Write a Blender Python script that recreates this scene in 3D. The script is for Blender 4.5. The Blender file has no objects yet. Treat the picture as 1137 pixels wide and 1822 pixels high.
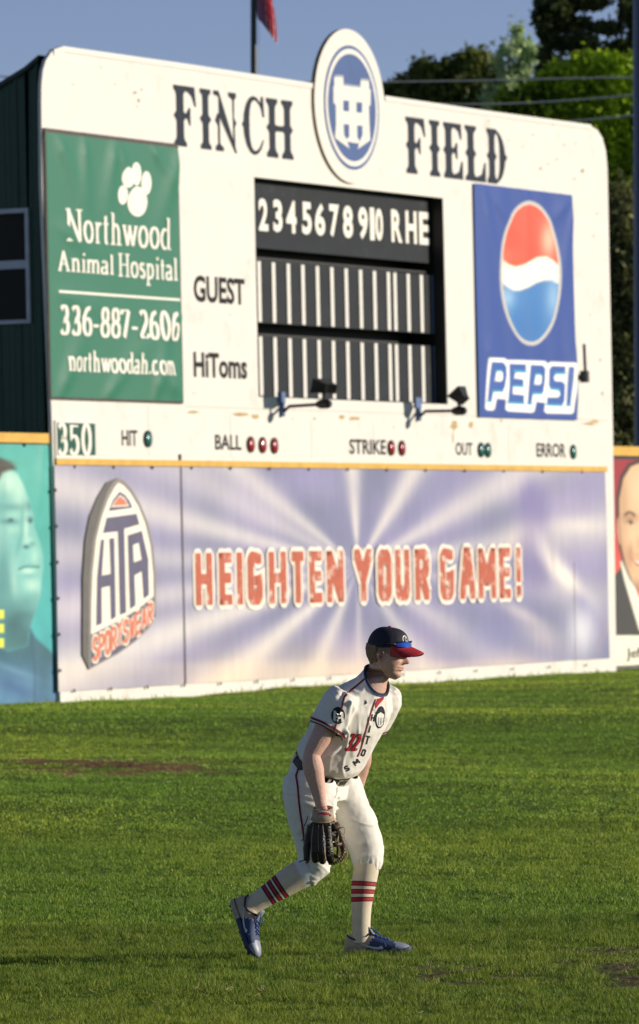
import bpy, bmesh, math, random
import numpy as np
from mathutils import Vector, Matrix, noise
from mathutils.bvhtree import BVHTree
from mathutils.geometry import tessellate_polygon
random.seed(7); rng = np.random.default_rng(11)
S = bpy.context.scene; C = S.collection
# ------------------------------------------------------------------ camera
FPX, CX, CY, CAMZ = 10150.0, 568.5, 911.0, 1.88
ROLL, PITCH, TH = 0.02166, 0.00919, 0.45498
cr, sr, cp, sp_ = math.cos(ROLL), math.sin(ROLL), math.cos(PITCH), math.sin(PITCH)
RT = np.array([cr, sp_*sr, -cp*sr]); UP = np.array([sr, -sp_*cr, cp*cr]); FW = np.array([0, cp, sp_])
CAM = np.array([0, 0, CAMZ])
cam = bpy.data.cameras.new('camera'); co = bpy.data.objects.new('camera', cam); C.objects.link(co)
m = Matrix.Identity(4)
for i in range(3):
    m[i][0], m[i][1], m[i][2] = RT[i], UP[i], -FW[i]
m.translation = CAM; co.matrix_world = m
cam.sensor_fit = 'HORIZONTAL'; cam.sensor_width = 36; cam.lens = 36*FPX/1137
cam.clip_start = 0.5; cam.clip_end = 3000
cam.dof.use_dof = True; cam.dof.focus_distance = 27.45; cam.dof.aperture_fstop = 12.0
S.camera = co
# ------------------------------------------------------------------ light
SUN_EL, SUN_AZ = math.radians(13.0), math.radians(89)     # azimuth clockwise from +Y: light from the right
w = bpy.data.worlds.new('World'); S.world = w; w.use_nodes = True
nt = w.node_tree; bg = nt.nodes['Background']
sky = nt.nodes.new('ShaderNodeTexSky'); sky.sky_type = 'NISHITA'; sky.sun_disc = False
sky.sun_elevation = SUN_EL; sky.sun_rotation = SUN_AZ; sky.air_density = 0.5; sky.dust_density = 0.0; sky.ozone_density = 1.0
tn = nt.nodes.new('ShaderNodeMix'); tn.data_type = 'RGBA'; tn.blend_type = 'MULTIPLY'; tn.inputs[0].default_value = 1; tn.inputs[7].default_value = (1.04, .90, .97, 1)
nt.links.new(sky.outputs[0], tn.inputs[6]); nt.links.new(tn.outputs[2], bg.inputs[0]); bg.inputs[1].default_value = 0.102
sl = bpy.data.lights.new('sun', 'SUN'); sl.energy = 4.9; sl.angle = math.radians(0.6); sl.color = (1.0, 0.895, 0.74)
so = bpy.data.objects.new('sun', sl); C.objects.link(so)
sd = Vector((math.sin(SUN_AZ)*math.cos(SUN_EL), math.cos(SUN_AZ)*math.cos(SUN_EL), math.sin(SUN_EL)))
so.rotation_euler = sd.to_track_quat('Z', 'Y').to_euler(); so.location = sd*60
vs = S.view_settings; vs.view_transform = 'Standard'; vs.look = 'None'; vs.exposure = 0.08; vs.gamma = 1; vs.use_curve_mapping = False
# ------------------------------------------------------------------ pixel <-> place
BD = np.array([math.sin(TH), math.cos(TH), 0]); BN = np.array([math.cos(TH), -math.sin(TH), 0]); B0 = np.array([0, 75.0, 0])
def ray(px, py):
    return FW + RT*((px-CX)/FPX) - UP*((py-CY)/FPX)
def Bp(px, py, off=0.0):                      # photo measurement -> (u, height) on the scoreboard plane, off metres in front
    r = ray(px, py); t = ((B0 + BN*off - CAM) @ BN)/(r @ BN); P = CAM + r*t
    return ((P-B0) @ BD, P[2])
def bw(u, v, off=0.0): return B0 + BD*u + BN*off + np.array([0, 0, v])
def proj(P):                                  # world points (n,3) -> photo measurement
    q = np.asarray(P) - CAM; z = q @ FW
    return CX + FPX*(q @ RT)/z, CY - FPX*(q @ UP)/z
def at(px, py, Y):
    r = ray(px, py); return CAM + r*((Y-CAM[1])/r[1])
# ------------------------------------------------------------------ materials
def lin(r, g, b, k=1.0):
    f = lambda c: ((c/255+0.055)/1.055)**2.4 if c > 10 else c/255/12.92
    return (f(r)*k, f(g)*k, f(b)*k)
def mat(name, col, rough=0.7, var=0.12, scale=6.0, bump=0.0, bscale=60.0, metal=0.0, spec=0.5, attr=False, sss=0.0, trans=0.0, stretch=(1,1,1), detail=4, sheen=0.0, dirt=None, dscale=1.5, dlo=0.55, dhi=0.75, coat=0):
    M = bpy.data.materials.new(name); M.use_nodes = True; T = M.node_tree; N = T.nodes; L = T.links
    P = N['Principled BSDF']; P.inputs['Roughness'].default_value = rough; P.inputs['Metallic'].default_value = metal
    P.inputs['Specular IOR Level'].default_value = spec
    if sheen: P.inputs['Sheen Weight'].default_value = sheen
    if coat: P.inputs['Coat Weight'].default_value = coat
    if sss:
        P.inputs['Subsurface Weight'].default_value = sss; P.inputs['Subsurface Radius'].default_value = (0.012, 0.005, 0.003); P.inputs['Subsurface Scale'].default_value = 1
    tc = N.new('ShaderNodeTexCoord'); mp = N.new('ShaderNodeMapping'); mp.inputs['Scale'].default_value = stretch
    L.new(tc.outputs['Object'], mp.inputs[0])
    n1 = N.new('ShaderNodeTexNoise'); n1.inputs['Scale'].default_value = scale; n1.inputs['Detail'].default_value = detail
    L.new(mp.outputs[0], n1.inputs[0])
    mr = N.new('ShaderNodeMapRange'); mr.inputs[1].default_value = 0.25; mr.inputs[2].default_value = 0.75
    mr.inputs[3].default_value = 1-var; mr.inputs[4].default_value = 1+var; L.new(n1.outputs[0], mr.inputs[0])
    mx = N.new('ShaderNodeMix'); mx.data_type = 'RGBA'; mx.blend_type = 'MULTIPLY'; mx.inputs[0].default_value = 1
    if attr:
        a = N.new('ShaderNodeAttribute'); a.attribute_name = 'Col'; L.new(a.outputs[0], mx.inputs[6])
    else: mx.inputs[6].default_value = (*col, 1)
    L.new(mr.outputs[0], mx.inputs[7]); out = mx.outputs[2]
    if dirt:
        n2 = N.new('ShaderNodeTexNoise'); n2.inputs['Scale'].default_value = dscale; n2.inputs['Detail'].default_value = 9; n2.inputs['Roughness'].default_value = .7
        L.new(mp.outputs[0], n2.inputs[0]); r2 = N.new('ShaderNodeMapRange'); r2.inputs[1].default_value = dlo; r2.inputs[2].default_value = dhi
        L.new(n2.outputs[0], r2.inputs[0]); m2 = N.new('ShaderNodeMix'); m2.data_type = 'RGBA'
        L.new(r2.outputs[0], m2.inputs[0]); L.new(out, m2.inputs[6]); m2.inputs[7].default_value = (*dirt, 1); out = m2.outputs[2]
    L.new(out, P.inputs['Base Color'])
    if bump:
        n3 = N.new('ShaderNodeTexNoise'); n3.inputs['Scale'].default_value = bscale; n3.inputs['Detail'].default_value = 5
        L.new(mp.outputs[0], n3.inputs[0]); b = N.new('ShaderNodeBump'); b.inputs['Strength'].default_value = bump; b.inputs['Distance'].default_value = 0.01
        L.new(n3.outputs[0], b.inputs['Height']); L.new(b.outputs[0], P.inputs['Normal'])
    if trans:
        tr = N.new('ShaderNodeBsdfTranslucent'); L.new(out, tr.inputs[0]); ms = N.new('ShaderNodeMixShader'); ms.inputs[0].default_value = trans
        L.new(P.outputs[0], ms.inputs[1]); L.new(tr.outputs[0], ms.inputs[2]); L.new(ms.outputs[0], N['Material Output'].inputs[0])
    return M
WHITE = mat('painted_plywood', (.69,.665,.62), .6, .05, 3, .25, 25, dirt=(.48,.42,.33), dscale=1.6, dlo=.56, dhi=.86)
WHITE2 = mat('white_sign_paint', (.71,.69,.645), .5, .03)
NAVYP = mat('dark_lettering_paint', (.011,.018,.034), .65, .15, 20, spec=.25)
BLUEP = mat('emblem_blue_paint', (.035,.085,.25), .5, .1, 5)
BLACKP = mat('black_lettering_paint', (.007,.007,.008), .6, .2, 20, spec=.2)
SLATE = mat('slate_panel_paint', (.010,.014,.020), .65, .25, 3, .2, 30, spec=.25, dirt=(.045,.05,.055), dscale=3, dlo=.6, dhi=.8)
DARK = mat('black_paint', (.008,.008,.009), .6, .3, 5)
EDGE = mat('raw_plywood_edge', (.30,.22,.12), .8, .3, 8)
YEL = mat('yellow_cap', (.62,.36,.05), .5, .15, 6, .1, 20)
GREENP = mat('green_sign_paint', (.012,.085,.062), .6, .1, 5, spec=.25)
METAL = mat('dark_metal', (.03,.03,.032), .45, .2, 10, metal=.6)
BRKT = mat('bracket_blue_paint', (.09,.15,.32), .5, .1, 10)
PRINT = mat('printed_vinyl', (1,1,1), .55, .03, 12, .1, 14, attr=True, spec=.35)
PRINTW = mat('weathered_printed_vinyl', (1,1,1), .5, .07, 7, .15, 10, attr=True, stretch=(1,1,.25), dirt=(.5,.44,.38), dscale=2.5, dlo=.66, dhi=.9)
REDL = mat('red_lamp_lens', (.28,.012,.02), .25, .1, coat=.5)
GRNL = mat('green_lamp_lens', (.01,.13,.11), .25, .1, coat=.5)
PEEL = mat('bare_weathered_wood', (.45,.32,.15), .85, .4, 14)
WTEXT = mat('white_print', (.80,.78,.70), .5, .04)
# ------------------------------------------------------------------ mesh helpers
def tag(o, label=None, cat=None, group=None, kind=None):
    if label: o['label'] = label
    if cat: o['category'] = cat
    if group: o['group'] = group
    if kind: o['kind'] = kind
    return o
def thing(name, loc, label, cat, group=None, rz=0.0):
    o = bpy.data.objects.new(name, None); o.empty_display_size = .2
    o.matrix_world = Matrix.Translation(Vector(loc)) @ Matrix.Rotation(rz, 4, 'Z'); C.objects.link(o)
    o['_w'] = [x for r in o.matrix_world for x in r]
    return tag(o, label, cat, group)
def root_m(o):
    M = Matrix.Identity(4)
    while o is not None:
        M = o.matrix_basis @ M; o = o.parent
    return M
def obj(name, V, F, mt, parent=None, smooth=False, cols=None, mi=None, origin=None):
    """link ONE mesh object; V are world positions"""
    V = np.asarray(V, dtype=float).reshape(-1, 3)
    if parent is not None:
        I = np.array(root_m(parent).inverted()); loc = V @ I[:3,:3].T + I[:3,3]
    else:
        o0 = np.array(origin if origin is not None else (0,0,0)); loc = V - o0
    me = bpy.data.meshes.new(name)
    if isinstance(F, np.ndarray) and F.ndim == 2:
        nf, k = F.shape
        me.vertices.add(len(loc)); me.vertices.foreach_set('co', loc.astype(np.float32).ravel())
        me.loops.add(nf*k); me.loops.foreach_set('vertex_index', F.astype(np.int32).ravel())
        me.polygons.add(nf); me.polygons.foreach_set('loop_start', (np.arange(nf)*k).astype(np.int32))
        me.update(calc_edges=True)
    else: me.from_pydata([tuple(p) for p in loc], [], [tuple(int(i) for i in f) for f in F])
    for q in (mt if isinstance(mt, (list, tuple)) else [mt]): me.materials.append(q)
    if mi is not None: me.polygons.foreach_set('material_index', np.asarray(mi, dtype=np.int32))
    if smooth: me.polygons.foreach_set('use_smooth', np.ones(len(me.polygons), dtype=bool))
    if cols is not None:
        a = me.color_attributes.new('Col', 'FLOAT_COLOR', 'POINT')
        cc = np.ones((len(loc), 4), dtype=np.float32); cc[:, :3] = cols; a.data.foreach_set('color', cc.ravel())
    me.update()
    o = bpy.data.objects.new(name, me); C.objects.link(o)
    if parent is not None: o.parent = parent
    elif origin is not None: o.location = Vector(origin)
    return o
class MB:
    def __init__(s): s.V = []; s.F = []; s.mi = []
    def add(s, V, F, m=0):
        n = len(s.V); s.V += [tuple(p) for p in V]; s.F += [tuple(i+n for i in f) for f in F]; s.mi += [m]*len(F); return s
    def box(s, c, ax, half, m=0):
        c = np.array(c, float); ax = [np.array(a, float) for a in ax]
        V = [c + ax[0]*half[0]*i + ax[1]*half[1]*j + ax[2]*half[2]*k for i in (-1,1) for j in (-1,1) for k in (-1,1)]
        return s.add(V, [(0,1,3,2),(4,6,7,5),(0,4,5,1),(2,3,7,6),(0,2,6,4),(1,5,7,3)], m)
    def bbox(s, u0, u1, v0, v1, w0, w1, m=0):      # box in scoreboard frame
        return s.box(bw((u0+u1)/2, (v0+v1)/2, (w0+w1)/2), (BD, np.array([0,0,1.]), BN), ((u1-u0)/2, (v1-v0)/2, (w1-w0)/2), m)
    def tube(s, pts, r, n=10, m=0, caps=True):
        pts = [np.array(p, float) for p in pts]; r = r if hasattr(r, '__len__') else [r]*len(pts)
        V = []; F = []; ref = None
        for i, p in enumerate(pts):
            t = pts[min(i+1, len(pts)-1)] - pts[max(i-1, 0)]; t /= np.linalg.norm(t)+1e-12
            if ref is None:
                ref = np.array([0,0,1.]) if abs(t[2]) < .9 else np.array([1.,0,0])
            a = ref - t*(ref@t); a /= np.linalg.norm(a); b = np.cross(t, a); ref = a
            V += [p + r[i]*(a*math.cos(2*math.pi*k/n) + b*math.sin(2*math.pi*k/n)) for k in range(n)]
        for i in range(len(pts)-1):
            F += [(i*n+k, i*n+(k+1)%n, (i+1)*n+(k+1)%n, (i+1)*n+k) for k in range(n)]
        if caps: F += [tuple(reversed(range(n))), tuple((len(pts)-1)*n+k for k in range(n))]
        return s.add(V, F, m)
    def build(s, name, mt, parent=None, **k):
        if len(set(s.mi)) > 1: k['mi'] = s.mi
        return obj(name, s.V, s.F, mt, parent, **k)
def prism(loops, w0, w1, mt_front=0, back=True, side=0):
    """outer loop + holes in (u,v); front at w0, back at w1"""
    mb = MB(); L3 = [[Vector((p[0], p[1], 0)) for p in l] for l in loops]
    tri = tessellate_polygon(L3); flat = [p for l in loops for p in l]; n = len(flat)
    V = [bw(p[0], p[1], w0) for p in flat] + [bw(p[0], p[1], w1) for p in flat]
    F = []; mi = []
    for t in tri:
        a, b, c = [np.array(flat[i]) for i in t]
        if (b[0]-a[0])*(c[1]-a[1])-(b[1]-a[1])*(c[0]-a[0]) < 0: t = (t[0], t[2], t[1])
        F.append(tuple(t)); mi.append(mt_front)
        if back: F.append(tuple(i+n for i in reversed(t))); mi.append(side)
    k = 0
    for l in loops:
        for i in range(len(l)):
            a, b = k+i, k+(i+1) % len(l); F.append((a, a+n, b+n, b)); mi.append(side)
        k += len(l)
    mb.V = V; mb.F = F; mb.mi = mi; return mb
def flat(mb, polys, w, disp=None, step=0.0004):
    """filled flat polygons (print) at offset w"""
    for i, p in enumerate(polys):
        tri = tessellate_polygon([[Vector((q[0], q[1], 0)) for q in p]])
        mb.add([bw(q[0], q[1], w + i*step + (disp(q[0], q[1]) if disp else 0)) for q in p], tri)
    return mb
def text_mesh(s, bold=0.0):
    cu = bpy.data.curves.new('t', 'FONT'); cu.body = s; cu.resolution_u = 3; cu.offset = bold; cu.fill_mode = 'FRONT'
    o = bpy.data.objects.new('t', cu); C.objects.link(o); dg = bpy.context.evaluated_depsgraph_get()
    me = bpy.data.meshes.new_from_object(o.evaluated_get(dg)); V = np.array([v.co[:] for v in me.vertices]); F = [tuple(p.vertices) for p in me.polygons]
    bpy.data.objects.remove(o); bpy.data.curves.remove(cu); bpy.data.meshes.remove(me)
    V = V[:, :2]; V -= V.min(0); V /= V.max(0); return V, F
def btext(mb, s, x0, x1, yt, yb, off, bold=0.0, disp=None):
    """built-in font text fitted between photo x0..x1, with its left end spanning yt..yb"""
    u0, vb = Bp(x0, yb, off); _, vt = Bp(x0, yt, off)
    u1 = Bp(x1, yb, off)[0]; V, F = text_mesh(s, bold)
    W = [bw(u0+(u1-u0)*p[0], vb+(vt-vb)*p[1], off + (disp(u0+(u1-u0)*p[0], vb+(vt-vb)*p[1]) if disp else 0)) for p in V]
    return mb.add(W, F)
# pen-stroke lettering: skeletons in a unit box, swept with a pen whose width depends on direction
def arc(cx, cy, rx, ry, a0, a1, n=10):
    return [(cx+rx*math.cos(math.radians(a0+(a1-a0)*i/n)), cy+ry*math.sin(math.radians(a0+(a1-a0)*i/n))) for i in range(n+1)]
def pen(pts, thick, thin):
    pts = [p for i, p in enumerate(pts) if i == 0 or math.hypot(p[0]-pts[i-1][0], p[1]-pts[i-1][1]) > 1e-4]
    P = [np.array(p, float) for p in pts]; Lf = []; Rt = []
    for i, p in enumerate(P):
        ns = []
        for a, b in ((i-1, i), (i, i+1)):
            if 0 <= a and b < len(P):
                d = P[b]-P[a]; l = np.linalg.norm(d)
                if l > 1e-9: ns.append(d/l)
        d = sum(ns); d /= (np.linalg.norm(d)+1e-9); nn = np.array([-d[1], d[0]])
        k = 1/max(.5, abs(nn @ np.array([-ns[0][1], ns[0][0]])))
        ww = (thick*abs(d[1]) + thin*abs(d[0]))*.5*k
        Lf.append(p+nn*ww); Rt.append(p-nn*ww)
    return Lf, Rt
def strokes(mb, glyph, u0, u1, v0, v1, thick, thin, w, disp=None, c0=0):
    for j, st in enumerate(glyph):
        P = [(u0+(u1-u0)*x, v0+(v1-v0)*y) for x, y in st]; L_, R_ = pen(P, thick, thin)
        n = len(L_); ww = w + (c0+j)*.0004
        f = (lambda q: bw(q[0], q[1], ww + (disp(q[0], q[1]) if disp else 0)))
        mb.add([f(q) for q in L_] + [f(q) for q in R_], [(i, n+i, n+i+1, i+1) for i in range(n-1)])
def sf(x0, x1, y): return [(x0, y), (x1, y)]
SER = {
 'N': (1.0, [[(.18,0),(.18,1)], [(.16,1),(.82,0)], [(.82,0),(.82,1)], sf(0,.36,.015), sf(0,.3,.985), sf(.64,1,.985)]),
 'A': (.95, [[(.14,0),(.48,1)], [(.46,1),(.84,0)], sf(.27,.7,.35), sf(0,.3,.015), sf(.64,1,.015)]),
 'H': (1.0, [[(.2,0),(.2,1)], [(.8,0),(.8,1)], sf(.2,.8,.52), sf(0,.4,.015), sf(0,.4,.985), sf(.6,1,.015), sf(.6,1,.985)]),
 'o': (.68, [arc(.5,.33,.38,.32,0,360,18)]),
 'r': (.52, [[(.32,0),(.32,.64)], sf(.05,.62,.015), sf(.05,.32,.63), arc(.68,.40,.34,.22,165,60,6)]),
 't': (.42, [[(.42,.88),(.42,.18)]+arc(.66,.16,.24,.14,180,290,6), sf(.05,.9,.63)]),
 'h': (.74, [[(.25,0),(.25,1)], arc(.5,.38,.27,.26,170,0,8)+[(.77,0)], sf(.02,.46,.015), sf(.56,1,.015), sf(.04,.25,.985)]),
 'w': (1.0, [[(.12,.64),(.34,.02)], [(.34,.02),(.5,.6)], [(.48,.64),(.68,.02)], [(.68,.02),(.88,.62)], sf(0,.26,.63), sf(.38,.6,.63), sf(.76,1,.63)]),
 'd': (.72, [arc(.42,.32,.32,.31,60,300,12), [(.76,1),(.76,0)], sf(.56,.76,.985), sf(.76,.98,.015)]),
 'n': (.74, [[(.25,0),(.25,.64)], arc(.5,.38,.27,.26,170,0,8)+[(.77,0)], sf(.02,.46,.015), sf(.56,1,.015), sf(.04,.25,.63)]),
 'i': (.38, [[(.5,0),(.5,.64)], sf(.1,.92,.015), sf(.1,.5,.63), [(.5,.84),(.5,.97)]]),
 'm': (1.05, [[(.15,0),(.15,.64)], arc(.32,.38,.18,.26,170,0,7)+[(.5,0)], arc(.68,.38,.18,.26,170,0,7)+[(.86,0)], sf(.0,.28,.015), sf(.38,.62,.015), sf(.74,1,.015), sf(0,.15,.63)]),
 'a': (.64, [arc(.45,.46,.3,.18,150,0,7)+[(.75,.06),(.95,.02)], [(.72,.38)]+arc(.42,.17,.30,.16,80,330,10)]),
 'l': (.38, [[(.5,0),(.5,1)], sf(.1,.92,.015), sf(.12,.5,.985)]),
 's': (.54, [arc(.5,.48,.3,.16,30,200,6)+arc(.5,.17,.32,.16,60,-160,8)]),
 'p': (.74, [[(.25,-.32),(.25,.64)], arc(.5,.32,.32,.31,140,-140,12), sf(.02,.5,-.30), sf(.04,.25,.63)]),
 'c': (.58, [arc(.52,.33,.38,.32,50,320,12)]),
 '.': (.3, [[(.5,0),(.5,.13)]]), '-': (.45, [sf(.08,.92,.33), sf(.08,.92,.37)]), ' ': (.35, []),
 '3': (.62, [arc(.45,.74,.32,.24,150,-80,9)+arc(.45,.27,.38,.26,80,-150,11)]),
 '6': (.62, [arc(.5,.30,.37,.29,0,360,16), [(.14,.32),(.18,.6),(.4,.88),(.8,.98)]]),
 '8': (.62, [arc(.5,.25,.38,.25,0,360,14), arc(.5,.75,.31,.23,0,360,14)]),
 '7': (.58, [[(.08,.96),(.92,.96)], [(.9,.97),(.35,0)], [(.1,.98),(.1,.82)]]),
 '2': (.62, [arc(.46,.70,.34,.28,150,-30,9)+[(.1,.04)], [(.06,.04),(.92,.04)], [(.9,.04),(.9,.18)]]),
 '0': (.62, [arc(.5,.5,.36,.49,0,360,18)]),
 '5': (.62, [[(.2,.97),(.2,.55)]+arc(.42,.31,.40,.30,110,-150,10), [(.18,.93),(.85,.93)]]),
 '1': (.5, [[(.5,0),(.5,1)], sf(.2,.8,.015)]),
}
def serif(mb, s, x0, x1, yt, yb, off, thick=.16, thin=.06, disp=None, gap=.1):
    u0, vb = Bp(x0, yb, off); _, vt = Bp(x0, yt, off); u1 = Bp(x1, yb, off)[0]
    tot = sum(SER[c][0]+gap for c in s)-gap; k = (u1-u0)/tot; h = vt-vb; x = u0
    for i, c in enumerate(s):
        a, g = SER[c]; strokes(mb, g, x, x+a*k, vb, vt, thick*k*1.0, thin*h, off, disp, (i % 3)*6); x += (a+gap)*k
BLK = {
 'H': [[(0,0),(0,1)], [(1,0),(1,1)], [(0,.5),(1,.5)]], 'E': [[(0,0),(0,1)], [(0,1),(1,1)], [(0,.52),(.9,.52)], [(0,0),(1,0)]],
 'I': [[(.5,0),(.5,1)]], 'G': [[(.98,.96)]+[(.5,1)]+arc(.5,.76,.5,.24,110,180,5)+arc(.5,.22,.5,.22,180,360,7)+[(1,.44),(.74,.44)]],
 'T': [[(.5,0),(.5,1)], [(0,1),(1,1)]], 'N': [[(0,0),(0,1)], [(0,1),(1,0)], [(1,0),(1,1)]],
 'Y': [[(.5,0),(.5,.45)], [(0,1),(.5,.45)], [(1,1),(.5,.45)]], 'O': [arc(.5,.75,.5,.25,0,180,8)+arc(.5,.25,.5,.25,180,360,8)+[(1,.75)]],
 'U': [[(0,1)]+arc(.5,.25,.5,.25,180,360,8)+[(1,1)]], 'R': [[(0,0),(0,1)], [(0,1),(.5,1)]+arc(.5,.75,.5,.25,90,-90,7)+[(0,.5)], [(.45,.5),(1,0)]],
 'A': [[(0,0),(.4,1)], [(.6,1),(1,0)], [(.4,1),(.6,1)], [(.15,.33),(.85,.33)]], 'M': [[(0,0),(0,1)], [(0,1),(.5,.3)], [(.5,.3),(1,1)], [(1,1),(1,0)]],
 '!': [[(.5,.38),(.5,1)], [(.5,0),(.5,.08)]], 'S': [arc(.5,.75,.5,.25,20,270,9)+arc(.5,.25,.5,.25,90,-160,9)],
 'P': [[(0,0),(0,1)], [(0,1),(.5,1)]+arc(.5,.75,.5,.25,90,-90,7)+[(0,.5)]], 'W': [[(0,1),(.25,0)], [(.25,0),(.5,.8)], [(.5,.8),(.75,0)], [(.75,0),(1,1)]],
}
# print canvases: a gridded sheet of vinyl with the print as point colours, shapes measured on the photo
class Canvas:
    def __init__(s, x0, x1, yt, yb, off, nu, nv, disp=None, ext=None):
        u0, vb = Bp(x0, yb, off); vt = Bp(x0, yt, off)[1]; u1 = Bp(x1, yb, off)[0]
        if ext: u0, u1 = u0+ext[0], u1+ext[1]
        s.set(u0, u1, vb, vt, off, nu, nv, disp)
    def set(s, u0, u1, vb, vt, off, nu, nv, disp):
        s.u0, s.u1, s.v0, s.v1 = u0, u1, vb, vt
        U, Vv = np.meshgrid(np.linspace(u0, u1, nu+1), np.linspace(vb, vt, nv+1)); s.U, s.Vv = U.ravel(), Vv.ravel()
        P = B0 + np.outer(s.U, BD) + BN*off; P[:, 2] = s.Vv; s.X, s.Y = proj(P)
        if disp is not None: P = P + np.outer(disp(s.U, s.Vv), BN)
        s.P = P; s.col = np.ones((len(P), 3)); i = np.arange(nu); j = np.arange(nv)[:, None]*(nu+1)
        a = (i+j).ravel(); s.F = np.stack([a, a+1, a+nu+2, a+nu+1], 1)
    def mix(s, a, c): a = np.clip(a, 0, 1)[:, None]; s.col = s.col*(1-a) + np.array(c, float)/255*a
    def blob(s, cx, cy, rx, ry, c, a=1, p=1.0, rot=0):
        t = math.radians(rot); dx, dy = s.X-cx, s.Y-cy; x = dx*math.cos(t)+dy*math.sin(t); y = -dx*math.sin(t)+dy*math.cos(t)
        s.mix(a*np.exp(-((x/rx)**2+(y/ry)**2)**p), c)
    def poly(s, pts, c, a=1, soft=1.5):
        n = len(pts); ins = np.zeros(len(s.X), bool); d = np.full(len(s.X), 1e9)
        for i in range(n):
            (x0, y0), (x1, y1) = pts[i], pts[(i+1) % n]
            cnd = (y0 > s.Y) != (y1 > s.Y)
            with np.errstate(divide='ignore', invalid='ignore'): xx = (x1-x0)*(s.Y-y0)/((y1-y0) or 1e-9)+x0
            ins ^= cnd & (s.X < xx)
            dx, dy = x1-x0, y1-y0; t = np.clip(((s.X-x0)*dx+(s.Y-y0)*dy)/(dx*dx+dy*dy+1e-9), 0, 1)
            d = np.minimum(d, np.hypot(s.X-x0-t*dx, s.Y-y0-t*dy))
        sd_ = np.where(ins, d, -d); s.mix(a*np.clip(sd_/(2*soft)+.5, 0, 1), c)
    def line(s, pts, wd, c, a=1, soft=1.0):
        d = np.full(len(s.X), 1e9)
        for (x0, y0), (x1, y1) in zip(pts, pts[1:]):
            dx, dy = x1-x0, y1-y0; t = np.clip(((s.X-x0)*dx+(s.Y-y0)*dy)/(dx*dx+dy*dy+1e-9), 0, 1)
            d = np.minimum(d, np.hypot(s.X-x0-t*dx, s.Y-y0-t*dy))
        s.mix(a*np.clip((wd/2-d)/(2*soft)+.5, 0, 1), c)
    def build(s, name, mt, parent, k=1.0):
        c = np.clip(s.col, 0, 1); l = np.where(c <= .04045, c/12.92, ((c+.055)/1.055)**2.4)*k
        return obj(name, s.P, s.F, mt, parent, smooth=True, cols=l)
RZ = math.pi/2 - TH
def bthing(name, px, py, label, cat, group=None, off=0.0):
    u, v = Bp(px, py, off); return thing(name, bw(u, v, off), label, cat, group, RZ)
#@@PART2
# ================================================================== GROUND
wall_line = [(-200,1262),(0,1254),(108,1249),(220,1245),(330,1240),(425,1231),(500,1223),(569,1220),(680,1219),(760,1215),(850,1208),(920,1203),(1000,1199),(1095,1195),(1137,1190),(1400,1180)]
wu = np.array([Bp(*p)[0] for p in wall_line]); wv = np.array([Bp(*p)[1] for p in wall_line])
def ground(X, Y):
    X = np.asarray(X, float); Y = np.asarray(Y, float)
    rel = (X*BN[0] + (Y-75)*BN[1])                     # distance in front of the scoreboard plane
    u = X*BD[0] + (Y-75)*BD[1]
    zb = np.interp(u, wu, wv)
    front = np.clip(1-rel/16.0, 0, 1)
    t = front*front*(3-2*front)
    base = 0.32*np.clip((Y-30)/40, 0, 1)**1.3
    z = base*(1-t) + zb*t
    far = np.clip((Y-31)/8, 0, 1)*(1-np.clip(1-rel/5.0, 0, 1))
    und = .05*np.sin(Y*.33+X*.18+.6+1.2*np.sin(X*.2+Y*.11))+.022*np.sin(Y*.75-X*.28+1.1+1.5*np.sin(X*.3-Y*.19))+.006*np.sin(Y*1.9+X*.8+2*np.sin(X*.6+Y*.4))
    z = z + und*far + .006*np.sin(Y*3.1+X*2.0)*np.clip((Y-20)/4, 0, 1)
    z = np.where(rel < -1, zb + 0*z, z)
    return np.where(Y > 200, np.minimum(z, .3), z)
def patch_fn(X, Y):
    """bare, dry patches: 0 = lush, 1 = bare soil"""
    n = np.array([.8*noise.noise((x*1.7, y*.75, 3.1)) + 1.1*noise.noise((x*5, y*3.2, 7)) + .5*noise.noise((x*13, y*9, 2)) for x, y in zip(X, Y)])
    nearp = np.exp(-((X-.95)/1.3)**2 - ((Y-25.7)/1.3)**2)*.95 + .5*np.exp(-((X-1.3)/.5)**2-((Y-27.3)/.25)**2)
    farp = np.exp(-((X+1.85)/.95)**2 - ((Y-48.2)/1.5)**2)*1.9
    return np.clip(nearp*(.36+1.6*n)+farp*(.55+1.3*n)-.12, 0, 1)
xs = np.concatenate([[-900,-300,-100,-40,-20,-12], np.arange(-9,9.01,.15), [12,20,40,100,300,900]])
ys = np.concatenate([[-200,-50,0,12], np.arange(18,90,.2), np.arange(92,140,4), [160,200,300,500,1000,2500]])
GX, GY = np.meshgrid(xs, ys); gx, gy = GX.ravel(), GY.ravel()
nx, ny = len(xs), len(ys); a_ = (np.arange(nx-1)+np.arange(ny-1)[:, None]*nx).ravel()
gm = bpy.data.materials.new('turf_ground'); gm.use_nodes = True; T = gm.node_tree; N = T.nodes; L = T.links
pr = N['Principled BSDF']; pr.inputs['Roughness'].default_value = .95; pr.inputs['Specular IOR Level'].default_value = .1
tc = N.new('ShaderNodeTexCoord'); at_ = N.new('ShaderNodeAttribute'); at_.attribute_name = 'Col'
nz = N.new('ShaderNodeTexNoise'); nz.inputs['Scale'].default_value = 2.2; nz.inputs['Detail'].default_value = 10; L.new(tc.outputs['Object'], nz.inputs[0])
mr = N.new('ShaderNodeMapRange'); mr.inputs[1].default_value=.3; mr.inputs[2].default_value=.7; mr.inputs[3].default_value=.55; mr.inputs[4].default_value=1.4; L.new(nz.outputs[0], mr.inputs[0])
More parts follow.
